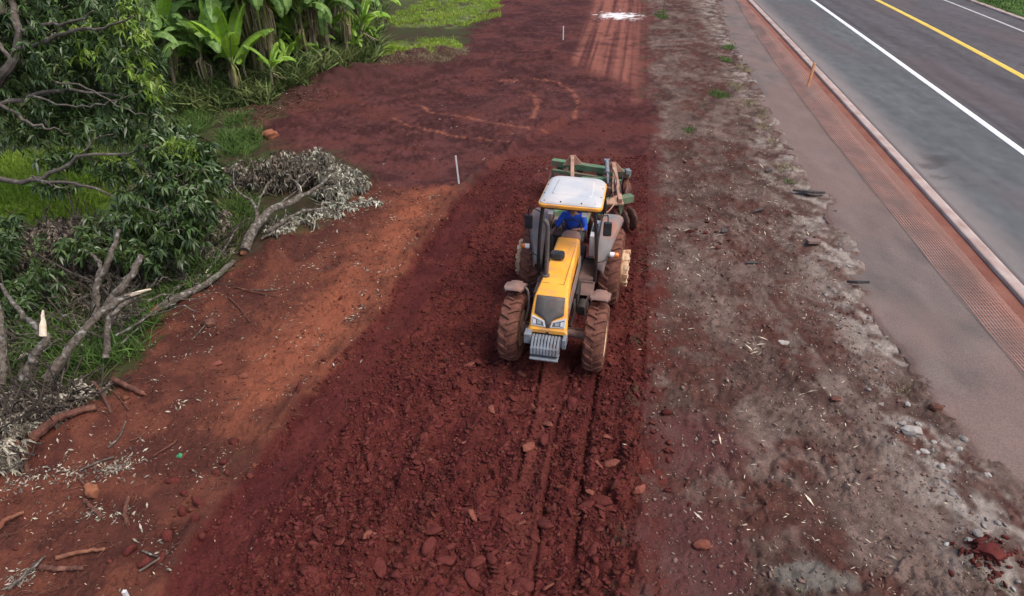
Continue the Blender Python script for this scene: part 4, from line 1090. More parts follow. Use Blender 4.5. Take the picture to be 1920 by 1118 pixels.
def twigs(mb, C, length, rad, toward=None):
    for c in C:
        d = unit(1)[0]
        if toward is not None:
            d = c - toward; d = d / (np.linalg.norm(d) + 1e-6) + unit(1)[0] * .5; d /= np.linalg.norm(d)
        L = length * random.uniform(.5, 1.2)
        a = c - d * L; m = c - d * L * .5 + unit(1)[0] * L * .12
        mb.tube([a, m, c], [rad, rad * .8, rad * .4], 5, cap=False)
    return mb

# ---- the mango tree at the left
def mango():
    base = np.array([-14.9, 15.6, 0.0]); base[2] = gz(base[0], base[1])
    t = empty('mango_tree', base)
    tag(t, 'big dark leaved mango tree with low spreading limbs at the left, over the bright grass', 'tree')
    off = lambda p: np.array(p) - base
    def lp(px, py, zc): return off(deep(px, py, zc))
    fr = lambda px, py, zc: lp(px, py, zc - (1.1 if py < 240 else .5))
    m = limb([(0, 0, -.1), (.1, .05, 1.2), (.35, .1, 2.3), lp(-40, 215, 17.6)], .34, .24); m.build('trunk', BARKD, t)
    for pts, a, b in (([lp(-40, 215, 17.6), fr(10, 140, 17.2), fr(32, 92, 17), fr(30, 40, 16.8), lp(10, -40, 16.6), lp(0, -160, 16.5)], .16, .06),
                      ([fr(28, 92, 17), fr(75, 82, 16.6), fr(130, 62, 16.2), fr(200, 48, 15.8), fr(250, 30, 15.4)], .075, .02),
                      ([fr(35, 62, 16.9), fr(70, 48, 16.4), fr(140, 42, 15.9), fr(175, 20, 15.6)], .06, .02),
                      ([fr(-60, 300, 17.6), fr(0, 337, 16.8), fr(62, 338, 16.4), fr(100, 322, 16.2), fr(150, 295, 16), fr(225, 287, 15.8), fr(300, 270, 15.5)], .085, .025),
                      ([fr(62, 338, 16.4), fr(120, 342, 16), fr(175, 352, 15.7), fr(240, 380, 15.3), fr(300, 400, 15)], .05, .015),
                      ([fr(150, 295, 16), fr(180, 262, 15.8), fr(215, 247, 15.6)], .03, .01),
                      ([fr(-40, 215, 17.6), fr(60, 180, 17.2), fr(150, 170, 16.8), fr(240, 180, 16.4)], .08, .02),
                      ([fr(-30, 180, 17.4), fr(60, 230, 16.8), fr(130, 250, 16.4)], .06, .015),
                      ([fr(95, 150, 16.6), fr(160, 165, 16.2), fr(230, 205, 15.9), fr(275, 215, 15.7)], .03, .01), ([fr(60, 180, 16.8), fr(140, 200, 16.4), fr(210, 190, 16), fr(262, 170, 15.8)], .028, .01),
                      ([fr(225, 387, 15.6), fr(275, 420, 15.2), fr(330, 415, 15)], .02, .008), ([fr(250, 300, 15.6), fr(300, 330, 15.2), fr(345, 325, 15)], .02, .008), ([fr(20, 110, 17), fr(-10, 60, 17), fr(8, 10, 17)], .06, .03), ([fr(60, 330, 16.4), fr(105, 350, 16), fr(160, 345, 15.8)], .02, .008)):
        limb(pts, a * .85, b * .8, 16, .045).build('limb', BARKL, t)
    def B(px, py, zc, rx, ry, rz=1.0): return (lp(px, py, zc), (rx * zc / FPX, rz, ry * zc / FPX))
    blobs = [B(60, 30, 16.6, 120, 75, 1.3), B(150, 95, 16.2, 105, 85, 1.3), B(215, 45, 16, 60, 70), B(245, 130, 15.8, 55, 75), B(90, 190, 16.8, 100, 60, 1.3), B(200, 205, 16, 70, 50), B(-60, 80, 17, 140, 130, 1.6),
             B(262, 185, 15.7, 35, 40), B(20, 235, 17, 60, 35), B(240, 235, 15.9, 40, 30), B(50, 258, 16.6, 75, 22, .6), B(150, 250, 16.4, 70, 26, .6), B(235, 245, 16, 60, 28, .6), B(290, 225, 15.8, 35, 35, .5), B(60, -90, 16.6, 200, 90, 1.6), B(130, 10, 17.5, 150, 110, 1.0), B(80, 130, 17.6, 150, 110, 1.0), B(200, 130, 16.6, 95, 110, 1.0)]
    low = [B(320, 275, 15.4, 65, 40, .8), B(330, 340, 15.2, 62, 70, .9), B(275, 395, 15.2, 80, 55, .8), B(330, 430, 15.0, 45, 45, .7), B(240, 450, 15.2, 60, 30, .6), B(215, 320, 15.9, 45, 28, .5), B(120, 300, 16.3, 55, 22, .5), B(370, 300, 15.3, 35, 45, .6), B(105, 350, 16.0, 40, 14, .3),
           B(-10, 500, 14.6, 75, 70, .7), B(40, 470, 14.6, 50, 40, .6), B(35, 560, 14.3, 40, 30, .4), B(20, 420, 15.0, 25, 22, .3), B(365, 400, 15.0, 35, 60, .6), B(390, 330, 15.2, 30, 40, .5), B(200, 430, 15.3, 60, 30, .5), B(60, 530, 14.3, 70, 50, .5), B(20, 600, 14.2, 40, 35, .4), B(150, 465, 14.9, 60, 22, .4), B(280, 475, 15.0, 70, 30, .5)]
    C = np.concatenate([blob_points(blobs, 4200), blob_points(low, 2300)])
    # bare gaps so that limbs and what is behind show through
    keep = fbm(C[:, 0] * 1.3, C[:, 2] * 1.3, 2, 401) > .33
    C = C[keep]
    V, F = whorls(C, 9, .235, .24)
    np_obj('crown', V, F, MANGO, t)
    Y = blob_points([B(268, 110, 15.5, 22, 80, .6), B(285, 165, 15.4, 16, 40, .4), B(335, 290, 15.1, 50, 40, .5), B(240, 30, 15.5, 40, 40, .5), B(300, 395, 15, 60, 20, .4), B(190, 90, 15.6, 60, 60, .6)], 190)
    V, F = whorls(Y, 8, .21, .24)
    o = np_obj('young_leaves', V, F, MANGOY, t)
    tw = MB(); twigs(tw, C[RNG.choice(len(C), 420)], .55, .010, None); tag(tw.build('twigs', BARKD, t), kind='stuff')
mango()

# ---- broken and leaning stems, felled trunks
def broken_tree(name, label, cat, stems, group=None):
    """stems: (pixel path with depths, radii, broken end)"""
    first = deep(*stems[0][0][0]); base = np.array([first[0], first[1], gz(first[0], first[1])])
    t = empty(name, base)
    tag(t, label, cat, group)
    for k, (path, r0, r1, splint) in enumerate(stems):
        pts = [deep(*p) - base for p in path]
        o = limb(pts, r0 * .82, r1 * .8, 16, .022, 10).build('trunk' if k == 0 else 'limb', BARK, t)
        if splint is not None:
            a, b = deep(*splint[0]) - base, deep(*splint[1]) - base
            d = Vector(b - a); s = MB()
            a = a - (b - a) * .2; sd_ = np.cross(b - a, np.array([0, 1, .3])); sd_ /= np.linalg.norm(sd_); q = r1 * .72
            th = np.array([0, -.03, .012])
            s.plate([a - sd_ * q, a + sd_ * q, a + (b - a) * .45 + sd_ * q * 1.0, a + (b - a) * .62 + sd_ * q * .45, a + (b - a) * .80 + sd_ * q * .55, b + sd_ * q * .15, b - sd_ * q * .12, a + (b - a) * .7 - sd_ * q * .35, a + (b - a) * .5 - sd_ * q * .8], th)
            pd = np.cross(b - a, sd_); pd /= np.linalg.norm(pd)
            s.plate([a - pd * q - sd_ * .012, a + pd * q - sd_ * .012, a + (b - a) * .4 + pd * q * .9, a + (b - a) * .9 + pd * q * .25, b - pd * q * .1, a + (b - a) * .6 - pd * q * .7], sd_ * .03)
            s.build('split_end', FRESH, o, smooth=False)
    return t

broken_tree('broken_trunk', 'crooked grey trunk curving up to a pale split stub, nearest the left edge', 'broken tree',
            [([(46, 712, 12.2), (52, 690, 12.2), (68, 664, 12.2), (86, 638, 12.2), (80, 622, 12.2)], .115, .075, ((82, 622, 12.15), (82, 582, 12.1))),
             ([(80, 630, 12.2), (62, 608, 12.3), (42, 592, 12.5), (20, 558, 12.8), (-6, 530, 13)], .07, .04, None)])
broken_tree('leaning_trunk', 'long grey trunk leaning to the right, its top snapped off to white wood', 'broken tree',
            [([(86, 712, 12.4), (110, 680, 12.5), (140, 642, 12.6), (180, 596, 12.8), (225, 562, 13), (246, 553, 13)], .12, .055, ((244, 554, 13), (284, 543, 13)))])
broken_tree('forked_trunk', 'dark forked trunk standing upright in the brush under the hanging leaves', 'broken tree',
            [([(177, 600, 14.2), (180, 560, 14.2), (182, 530, 14.2), (198, 505, 14.2), (212, 470, 14.2), (222, 430, 14.3)], .10, .06, None), ([(183, 520, 14.2), (188, 498, 14.3), (175, 480, 14.5), (160, 470, 14.7)], .06, .035, None)])
broken_tree('leaning_trunk', 'thick brown trunk leaning right into the hanging leaves, behind the snapped one', 'broken tree',
            [([(196, 585, 13.6), (215, 555, 13.6), (232, 535, 13.6), (252, 505, 13.7), (266, 478, 13.8)], .11, .07, None)])
broken_tree('mossy_trunk', 'short upright trunk spotted with white lichen, bent to the right at its top', 'broken tree',
            [([(198, 672, 12.9), (202, 640, 12.9), (204, 600, 12.9), (222, 578, 12.95), (248, 556, 13.1)], .075, .05, None)])
broken_tree('dark_trunk', 'dark upright trunk cut by the left edge of the view', 'broken tree',
            [([(2, 720, 12.0), (6, 670, 12.1), (3, 620, 12.2), (-8, 560, 12.4)], .085, .06, None), ([(4, 700, 12.0), (-30, 690, 12.1), (-60, 700, 12.1)], .06, .04, None)])

def felled(name, label, path, r0, r1, mat, cut=None, group=None, cutmat=None, n=14, extra=()):
    """a log lying on the ground along surveyed pixels; path of (px, py, lift)"""
    P = []
    for px, py, lift in path:
        p = at(px, py); p[2] = gz(p[0], p[1]) + lift; P.append(p)
    b = P[0].copy()
    r0 *= .72; r1 *= .72; o = limb([p - b for p in P], r0, r1, n, r0 * .22, 10).build(name, mat); o.location = b
    tag(o, label, 'log', group)
    if cut:
        d = (P[0] - P[1]); d /= np.linalg.norm(d)
        s = MB(); s.tube([-d * .02, d * .03, d * cut * .5, d * cut], [r0 * 1.01, r0 * .95, r0 * .55, .01], 8); s.build('cut_end', cutmat or FRESH, o, smooth=False)
    for path2, a, c in extra:
        q = [at(px, py) for px, py, l in path2]
        for p, (_, _, l) in zip(q, path2): p[2] = gz(p[0], p[1]) + l
        limb([p - b for p in q], a, c, 8, .01, 7).build('limb', mat, o)
    return o

felled('log', 'thick felled trunk lying along the red bank with an orange cut end', [(300, 585, .12), (340, 568, .12), (385, 540, .12), (440, 498, .12)], .135, .085, BARK, .28, cutmat=ORANGEW)
felled('log', 'slim felled branch with a pale split end just above the thick trunk', [(392, 512, .16), (420, 482, .22), (452, 440, .35)], .045, .035, BARK, .25)
felled('log', 'red stained log with a pale scar lying below the brush', [(70, 830, .10), (120, 808, .14), (190, 787, .10)], .12, .07, REDBARK, .1, cutmat=ORANGEW)
felled('log', 'short orange log stub sticking out of the red earth', [(268, 744, .07), (245, 735, .10), (215, 718, .12)], .06, .07, REDBARK, .12, cutmat=ORANGEW)
felled('log', 'brown stick with knobbly ends lying upright in the view near pale leaves', [(240, 985, .04), (236, 965, .05), (242, 940, .04)], .045, .04, REDBARK)
felled('log', 'short brown stick just below the rounded rock', [(192, 972, .04), (175, 956, .05), (160, 940, .04)], .045, .035, REDBARK)
felled('log', 'split root with pale torn grain, upper of the two at the bottom left', [(108, 1052, .04), (150, 1042, .06), (200, 1034, .05)], .045, .03, ORANGEW)
felled('log', 'brown root lying flat, lower of the two at the bottom left', [(80, 1070, .04), (115, 1072, .05), (160, 1072, .04)], .055, .04, REDBARK)
felled('log', 'splintered orange root at the left edge, below the pale leaves', [(-10, 1010, .06), (15, 985, .10), (45, 963, .05)], .06, .03, ORANGEW)
felled('log', 'thin red root standing out of the earth at the left', [(55, 890, .02), (50, 870, .10), (42, 848, .25)], .05, .035, REDBARK)
felled('log', 'bent red root beside the brush with a torn end', [(215, 790, .03), (200, 760, .12), (185, 735, .25)], .04, .03, REDBARK)
felled('log', 'thin grey branch curving along the bottom left corner', [(20, 1112, .05), (60, 1085, .08), (88, 1048, .05)], .03, .015, BARK)
for k, (a, b) in enumerate((((215, 862), (150, 885)), ((245, 830), (275, 812)), ((205, 845), (240, 800)), ((330, 835), (290, 860)), ((265, 1080), (320, 1045)), ((440, 540), (520, 560)), ((400, 590), (360, 640)), ((430, 560), (470, 610)), ((520, 545), (470, 545)), ((245, 780), (215, 740)), ((270, 1040), (310, 1055)), ((150, 900), (170, 930)))):
    m = ((a[0] + b[0]) / 2 + 4, (a[1] + b[1]) / 2 + 3)
    o = felled('stick', 'thin broken stick scattered on the red bank', [(*a, .03), (*m, .05), (*b, .03)], .022, .014, REDBARK if k % 2 else BARK, group='broken sticks on the red bank', n=7)
    o['category'] = 'stick'

# ---- the felled tree with a withered crown
def felled_tree():
    b = at(458, 474); b[2] = gz(b[0], b[1])
    t = empty('felled_tree', b); tag(t, 'felled tree with grey trunk and a withered grey green crown spread on the bank', 'tree')
    g = lambda px, py, l: (lambda p: np.array([p[0], p[1], gz(p[0], p[1]) + l]) - b)(at(px, py, l))
    tr = limb([g(458, 470, .10), g(470, 440, .25), g(486, 420, .35), g(512, 395, .45), g(545, 384, .5), g(560, 370, .55)], .13, .08, 14, .015, 10).build('trunk', BARK, t)
    s = MB(); d = np.array([-.1, -.35, -.02]); s.tube([d * -.2, d * .1 + (0, 0, .08), d * .4 + (0, 0, .06)], [.135, .12, .02], 8); s.build('cut_end', ORANGEW, tr, smooth=False)
    for pts, r0, r1 in (([g(556, 374, .55), g(590, 352, .6), g(625, 330, .55), g(670, 322, .35)], .06, .02), ([g(560, 370, .55), g(562, 355, .7), g(556, 342, .8)], .06, .04), ([g(482, 420, .35), g(478, 385, .6), g(455, 360, .8), g(440, 345, .9), g(436, 308, 1.0)], .05, .015),
                        ([g(480, 400, .5), g(495, 360, .9), g(515, 325, 1.0)], .035, .012), ([g(556, 342, .8), g(565, 325, .95), g(590, 318, 1.0)], .03, .01), ([g(556, 342, .8), g(540, 325, .95), g(528, 315, 1.0)], .03, .01),
                        ([g(500, 440, .2), g(540, 420, .25), g(575, 400, .2), g(620, 395, .1)], .05, .02), ([g(490, 450, .1), g(530, 435, .15), g(560, 420, .1)], .03, .015), ([g(515, 392, .4), g(560, 350, .6), g(610, 300, .5)], .025, .01),
                        ([g(585, 354, .6), g(610, 350, .4), g(660, 352, .2)], .02, .008), ([g(600, 345, .6), g(640, 300, .5)], .02, .008)):
        limb(pts, r0, r1, 10, .03, 7).build('limb', BARK, t)
    s = MB(); a, c = g(563, 358, .62), g(559, 342, .80); s.tube([a, (a + c) / 2 + .01, c], [.045, .035, .01], 6); s.build('split_wood', FRESH, t, smooth=False)
    def B(px, py, lift, rx, ry, rz): return (g(px, py, lift), (rx, ry, rz))
    up = [B(470, 318, .6, .9, .5, .45), B(530, 312, .65, .9, .6, .5), B(585, 312, .6, .8, .6, .45), B(440, 330, .4, .5, .5, .4), B(480, 345, .25, .9, .4, .25), B(550, 335, .2, .9, .4, .25)]
    rt = [B(600, 300, .6, .5, .5, .35), B(635, 330, .45, .7, .5, .3), B(668, 345, .25, .45, .4, .22), B(625, 360, .2, .6, .35, .2), B(610, 400, .1, .7, .3, .1), B(560, 425, .1, .7, .25, .12), B(690, 378, .08, .5, .3, .08), B(520, 440, .1, .5, .25, .1), B(640, 385, .08, .8, .3, .08)]
    C1, C2 = blob_points(up, 640), blob_points(rt, 520)
    V, F = whorls(np.concatenate([C1, C2[:180]]), 8, .19, .26, 0, .5); np_obj('crown', V, F, DRYD, t)
    V, F = whorls(np.concatenate([C2, C1[:90]]), 7, .19, .26, 0, .5); np_obj('pale_leaves', V, F, mat_mix('withered_sage_leaf', (.25, .245, .19), (.42, .40, .31), .7, 12, spec=.3, island=.7), t)
    tw = MB(); twigs(tw, np.concatenate([C1[:150], C2[:120]]), .6, .011, np.array(g(540, 385, .4))); tag(tw.build('twigs', BARK, t), kind='stuff')
felled_tree()

# ---- heaps of cut brush
def brush(label, spots, n, pale, ntw, L=.18):
    c = at(*spots[0][:2]); b = np.array([c[0], c[1], gz(c[0], c[1])])
    t = empty('brush_pile', b); tag(t, label, 'brush pile')
    bl = []
    for px, py, lift, rx, ry, rz in spots:
        p = at(px, py, lift); bl.append((np.array([p[0], p[1], gz(p[0], p[1]) + lift]) - b, (rx, ry, rz)))
    C = blob_points(bl, n); C[:, 2] = np.maximum(C[:, 2], .02 - b[2] * 0)
    k = int(n * (1 - pale))
    V, F = whorls(C[:k], 7, L, .27, 0, .45); np_obj('withered_leaves', V, F, DRYD, t)
    if pale:
        V, F = whorls(C[k:], 8, L, .27, 0, .45); np_obj('pale_leaves', V, F, DRYP, t)
    tw = MB(); twigs(tw, C[:ntw], .9, .016); tag(tw.build('twigs', BARKD, t), kind='stuff')
brush('dark heap of withered brush under the mango limbs, beside the bright grass', [(100, 470, .6, 1.1, .7, .6), (160, 455, .7, 1.2, .7, .6), (230, 470, .6, 1.1, .7, .55), (120, 440, .6, 1.0, .6, .6), (330, 520, .15, .7, .4, .2), (180, 560, .15, 1.0, .4, .2), (60, 600, .1, .7, .4, .15), (60, 440, .5, .7, .5, .4), (300, 470, .3, .8, .5, .35), (130, 520, .3, 1.2, .5, .3), (360, 440, .35, .5, .6, .4), (400, 410, .3, .5, .5, .35), (260, 520, .2, .9, .4, .25), (380, 470, .2, .5, .4, .25)], 3000, .08, 520)
brush('heap of grey twigs and pale dead leaves at the foot of the broken trunks', [(30, 750, .25, .7, .35, .25), (110, 735, .2, .8, .35, .22), (60, 780, .2, .8, .3, .22), (160, 720, .15, .5, .3, .15), (20, 800, .2, .5, .3, .22), (-60, 780, .3, .8, .5, .3), (130, 760, .1, .6, .25, .12)], 560, .40, 200, .15)
brush('spill of bleached white leaves hanging at the left edge, below the twig heap', [(15, 840, .25, .32, .22, .22), (35, 800, .2, .35, .2, .15), (-30, 850, .3, .5, .3, .25), (10, 875, .1, .25, .15, .12)], 150, .92, 12, .15)

def tangle():
    b = on_ground(230, 560)
    t = empty('branch_heap', b); tag(t, 'tangle of grey cut branches and long twigs between the broken trunks and the mango leaves', 'branch heap')
    spots = [(100, 600), (250, 610), (40, 590), (200, 640), (140, 530), (280, 500), (120, 480), (180, 500), (240, 520), (300, 500), (100, 540), (330, 470), (160, 560), (60, 520), (380, 460), (260, 570), (120, 610), (300, 540), (40, 640), (160, 660), (70, 470), (220, 470)]
    for k in range(95):
        px, py = spots[k % len(spots)]; p = at(px + random.uniform(-40, 40), py + random.uniform(-25, 25)); p[2] = gz(p[0], p[1]) + random.uniform(.05, .5)
        a = random.uniform(0, 6.28); L = random.uniform(.6, 1.9); up = random.uniform(-.15, .55)
        d = np.array([math.cos(a), math.sin(a) * .6, up]) * L
        q = [p - b, p - b + d * .35 + unit(1)[0] * .12, p - b + d * .7 + unit(1)[0] * .15, p - b + d]
        r = random.uniform(.012, .035)
        limb(q, r, r * .35, 9, .02, 6).build('branch', BARK if k % 3 else BARKD, t)
tangle()
brush('sparse spread of withered leaves and sticks on the ground between the broken trunks', [(100, 560, .05, .9, .5, .12), (200, 590, .05, .9, .5, .12), (260, 560, .05, .7, .4, .12), (60, 640, .05, .7, .4, .12), (150, 640, .05, .8, .4, .12), (330, 530, .05, .7, .4, .12), (240, 630, .05, .5, .3, .1), (400, 470, .05, .6, .4, .12)], 800, .3, 240, .15)

# ---- banana grove
def banana_leaf_mesh(L, W, bend, ragged, seed, start=74):
    rg = random.Random(seed)
    n = 22; V, F, RV, RF = [], [], [], []
    pts, ang, p = [], math.radians(start), Vector((0, 0, 0))
    for i in range(n + 1):
        pts.append(p.copy()); p = p + Vector((math.cos(ang), 0, math.sin(ang))) * L / n
        ang -= math.radians(bend) / n * (.5 + 1.0 * i / n)
    pet = 3
    w = lambda s: W * max(.02, math.sin(PI * min(1, s * .93 + .05)) ** .55)
    for side in (-1, 1):
        tear = 0
        for i in range(pet, n):
            if rg.random() < ragged: tear = rg.uniform(-.1, 1.0)
            else: tear *= .8
            fall = .30 + tear
            a, b = pts[i], pts[i + 1]; d = (b - a).normalized(); u = Vector((-d.z, 0, d.x))
            o = len(V)
            row = []
            for q, s in ((a, (i - pet) / (n - pet)), (b, (i + 1 - pet) / (n - pet))):
                sw = w(s)
                row.append([q, q + Vector((0, side * sw * .5 * math.cos(.12), 0)) + u * sw * .10, q + Vector((0, side * sw * math.cos(fall), 0)) - u * sw * math.sin(fall) * .8 + d * sw * .25])
            V += row[0] + row[1]
            F += [(o, o + 1, o + 4, o + 3), (o + 1, o + 2, o + 5, o + 4)]
    rib = MB().tube(pts, [.030 * (1 - i / n) + .006 for i in range(n + 1)], 5)
    return V, F, rib

def banana_proto(seed, h, nl, Lm, leafmat, dead=3, spread=1.0):
    rg = random.Random(seed)
    r = empty('banana_plant', (0, 0, 0))
    lean = rg.uniform(-.2, .2)
    st = MB().tube([(0, 0, -.1), (lean * .1, 0, h * .3), (lean * .5, rg.uniform(-.1, .1), h * .7), (lean, 0, h)], [k * min(1, h / 1.5) for k in (.10, .085, .07, .045)], 10)
    st.build('stem', STEM, r)
    for k in range(nl):
        az = 2 * PI * k * .381 + rg.uniform(-.4, .4)
        f = k / max(nl - 1, 1)
        L = Lm * (.75 + .3 * rg.random()); bend = spread * (150 - 115 * f + rg.uniform(-25, 25)); start = 50 + 34 * f + rg.uniform(-8, 8)
        V, F, rib = banana_leaf_mesh(L, L * .118 + .03, bend, .40 * (1 - f * .8), seed * 50 + k, start)
        m = MB(); m.add(V, F); lf = m.build('leaf', leafmat if (f < .999 or leafmat is BANANAL) else BANANAL, r, smooth=False)
        lf.location = (lean * (.9), 0, h - .12 + .1 * f); lf.rotation_euler = (0, math.radians(-4 + 8 * f), az)
        rib.build('rib', RIB, lf)
    for k in range(dead):
        az = rg.uniform(0, 6.28); L = rg.uniform(.9, 1.5); m = MB()
        x0 = .06; top = h * rg.uniform(.7, .98)
        for j in range(4):
            w0 = rg.uniform(.03, .10); o = rg.uniform(-.10, .10); dd = rg.uniform(-.06, .25)
            ps = [(x0, o, 0), (x0 + .12 + dd, o * 1.3, -L * .15), (x0 + .10 + dd, o * 1.6, -L * .55), (x0 + .05 + dd * .5, o * 1.8, -L * rg.uniform(.85, 1.0))]
            ww = [.02, w0, w0 * .8, .01]
            m.add([(x, y - w * .5, z) for (x, y, z), w in zip(ps, ww)] + [(x + .01, y, z) for x, y, z in ps] + [(x, y + w * .5, z) for (x, y, z), w in zip(ps, ww)], [(i, i + 1, i + 5, i + 4) for i in range(3)] + [(i + 4, i + 5, i + 9, i + 8) for i in range(3)])
        o = m.build('dead_leaf', BANANAD if rg.random() < .6 else BANANAY, r, smooth=False); o.location = (lean * .6, 0, top); o.rotation_euler = (0, 0, az)
    return r

def grove():
    protos = [banana_proto(1, 2.5, 12, 2.6, BANANA, 7, 1.25), banana_proto(2, 3.1, 13, 2.8, BANANA, 8, 1.25), banana_proto(3, 1.9, 11, 2.3, BANANA, 7, 1.2), banana_proto(4, 2.7, 12, 2.6, BANANA, 6, 1.1)]
    young = banana_proto(5, .8, 6, 1.0, BANANAL, 1, .8)
    bright = banana_proto(6, 1.5, 8, 2.7, BANANAL, 4, .5)
    used = set()
    def put(pr, px, py, sc, rz, label, group=None):
        p = at(px, py)
        o = pr if pr.name not in used else dup(pr)
        used.add(pr.name)
        o.location = (p[0], p[1], gz(p[0], p[1])); o.scale = (sc, sc, sc); o.rotation_euler = (0, 0, rz)
        tag(o, label, 'banana plant', group)
        return o
    front = [(bright, 445, 192, 1.05, .6, 'banana plant with bright upright yellow green leaves at the front of the grove'),
             (protos[2], 395, 186, 1.0, 2.2, 'banana plant with a drooping torn leaf, left of the bright upright one'),
             (protos[0], 335, 190, 1.0, 4.2, 'banana plant with broad arching leaves beside the mango leaves'),
             (protos[3], 300, 205, .95, 1.2, 'dark banana plant half hidden by the mango leaves'),
             (young, 515, 186, 1.35, .4, 'small banana plant with light leaves just right of the bright upright one'),
             (protos[1], 525, 160, .95, 3.0, 'tall banana plant with bare pale stem above the dark earth heap'),
             (young, 548, 163, 1.1, 2.6, 'young banana sucker with a thin pale stem at the middle of the grove front'),
             (protos[0], 585, 150, 1.0, .9, 'banana plant with straw brown dead leaves hanging round its stem'),
             (protos[2], 622, 138, 1.15, 5.0, 'leaning banana plant behind the dark earth heap'),
             (protos[3], 655, 132, .95, 3.7, 'banana plant with small leaves at its foot, second from the right end'),
             (protos[1], 688, 98, .85, -.5, 'banana plant at the right end of the grove with one long leaf arching right'),
             (young, 668, 128, .9, 5.2, 'yellowing banana sucker at the right end of the grove'),
             (young, 600, 148, .8, 1.9, 'small banana sucker with yellow leaf behind the earth heap'),
             (young, 470, 178, 1.5, 2.9, 'knee high banana sucker beside the bright upright plant'),
             (young, 565, 150, 1.3, 4.4, 'short banana sucker among the brown stems'),
             (young, 705, 108, .9, 3.3, 'light green banana sucker at the foot of the end plant')]
    for a in front: put(*a)
    rs = random.Random(8)
    for k in range(26):
        px = 285 + k * 16.5 + rs.uniform(-8, 8); py = 192 - (px - 285) * .155 + rs.uniform(-22, -2)
        put(young, px, py, rs.uniform(.9, 2.0), rs.uniform(0, 6.28), 'banana sucker crowding between the stems along the grove front', 'banana suckers along the grove front')
    V, F, rib = banana_leaf_mesh(3.0, .34, 118, .15, 77, 52)
    m = MB(); m.add(V, F); endp = [o for o in COL.objects if o.get('label', '').startswith('banana plant at the right end of the grove with one long')][0]
    lf = m.build('leaf', BANANAL, endp, smooth=False); lf.location = (.1, 0, 2.35); lf.rotation_euler = (0, 0, math.radians(10)); rib.build('rib', RIB, lf)
    rg = random.Random(3)
    for row, (y0, n) in enumerate(((165, 9), (138, 10), (112, 10), (85, 10), (58, 9), (30, 8))):
        for k in range(n):
            px = 225 + (k + .5 * (row % 2) + rg.uniform(-.25, .25)) * 470 / n + row * 4
            if px > 700: continue
            px = min(px, (500, 590, 640, 660, 670, 680)[row] + rg.uniform(-20, 20))
            put(protos[rg.randrange(4)], px, y0 + rg.uniform(-8, 8), rg.uniform(1.0, 1.5), rg.uniform(0, 6.28), 'green banana plant standing in the crowded back rows of the grove', 'banana plants in the back rows')
grove()

# ---- grass
CUT = {'meadow_grass': .12, 'grass': .36, 'undergrowth': .34, 'grove_undergrowth': .15}
def grass(name, label, polys, density, ln, wd, mat, lean=.45, seed=1, cap=40000):
    rg = np.random.default_rng(seed)
    Vs, Fs, o = [], [], 0
    for poly in polys:
        P = np.array(poly); lo, hi = P.min(0), P.max(0)
        n = int(min(density * (hi - lo).prod() * 1.0, cap))
        x = rg.uniform(lo[0], hi[0], n); y = rg.uniform(lo[1], hi[1], n)
        cl = fbm(x * 1.4, y * 1.4, 3, seed + 40)
        k = (sdist(x, y, poly) + (cl - .5) * 1.2 > 0) & (cl > CUT.get(name, .40))
        x, y, cl = x[k], y[k], cl[k]; n = len(x)
        z = ground_z(x, y)
        B = np.stack([x, y, z - .02], 1)
        d = rg.normal(size=(n, 3)) * lean; d[:, 2] = 1; d /= np.linalg.norm(d, axis=1, keepdims=True)
        L = ln * rg.uniform(.5, 1.15, n) * (.6 + cl)
        s = np.cross(d, rg.normal(size=(n, 3))); s /= np.linalg.norm(s, axis=1, keepdims=True)
        w = wd * rg.uniform(.6, 1.2, n)[:, None]
        bendd = rg.normal(size=(n, 3)); bendd[:, 2] = -.5
        m = B + d * (L * .55)[:, None]; tip = B + d * (L * .95)[:, None] + bendd * (L * .22)[:, None]
        V = np.stack([B - s * w * .4, B + s * w * .4, m + s * w * .5, m - s * w * .5, tip], 1).reshape(-1, 3)
        b = np.arange(n)[:, None] * 5 + o
        Fs.append(np.concatenate([b + np.array([[0, 1, 2]]), b + np.array([[0, 2, 3]]), b + np.array([[3, 2, 4]])])); Vs.append(V); o += len(V)
    ob = np_obj(name, np.concatenate(Vs), np.concatenate(Fs), mat)
    return tag(ob, label, 'grass', kind='stuff')

G = gpoly
grass('meadow_grass', 'bright yellow green meadow grass behind the mango limbs', [MEADOW], 520, .34, .026, GRASSB, .35, 11, 60000)
grass('undergrowth', 'dark green undergrowth below the trees and around the cut brush', [G([(-60, 720), (-60, 420), (200, 420), (420, 300), (500, 290), (480, 420), (430, 490), (290, 590), (240, 680), (180, 720)]), G([(-60, 300), (-60, 200), (290, 195), (340, 200), (300, 300)])], 150, .50, .020, mat_mix('shade_grass_blade', (.060, .095, .022), (.10, .135, .038), .65, .7, spec=.3, island=.6, translucent=.2), .8, 17, 70000)
grass('grass', 'tufts of green grass along the left edge of the earthworks',
      [G([(300, 232), (370, 205), (400, 215), (360, 260), (310, 290)]), G([(410, 250), (470, 240), (495, 262), (480, 285), (410, 290)]), G([(425, 222), (460, 214), (470, 226), (440, 232)]),
       G([(410, 395), (470, 375), (475, 420), (420, 430)]), G([(300, 500), (400, 470), (380, 540), (300, 560)]), G([(30, 560), (150, 540), (150, 640), (20, 680)]), G([(200, 610), (280, 600), (275, 660), (215, 680)]), G([(90, 640), (180, 610), (200, 680), (110, 700)]), G([(340, 440), (430, 430), (400, 490), (340, 500)]), G([(150, 520), (330, 500), (300, 600), (160, 600)]),
       G([(0, 480), (80, 500), (60, 560), (0, 560)]), G([(-60, 600), (20, 600), (20, 720), (-60, 720)])], 260, .58, .020, GRASSM, .8, 12)
grass('far_grass', 'short green grass on the cut bank beyond the banana plants', [TURF[0], TURF[1], G([(640, 122), (700, 100), (760, 100), (730, 126)])], 170, .26, .03, GRASSB, .6, 13, 24000)
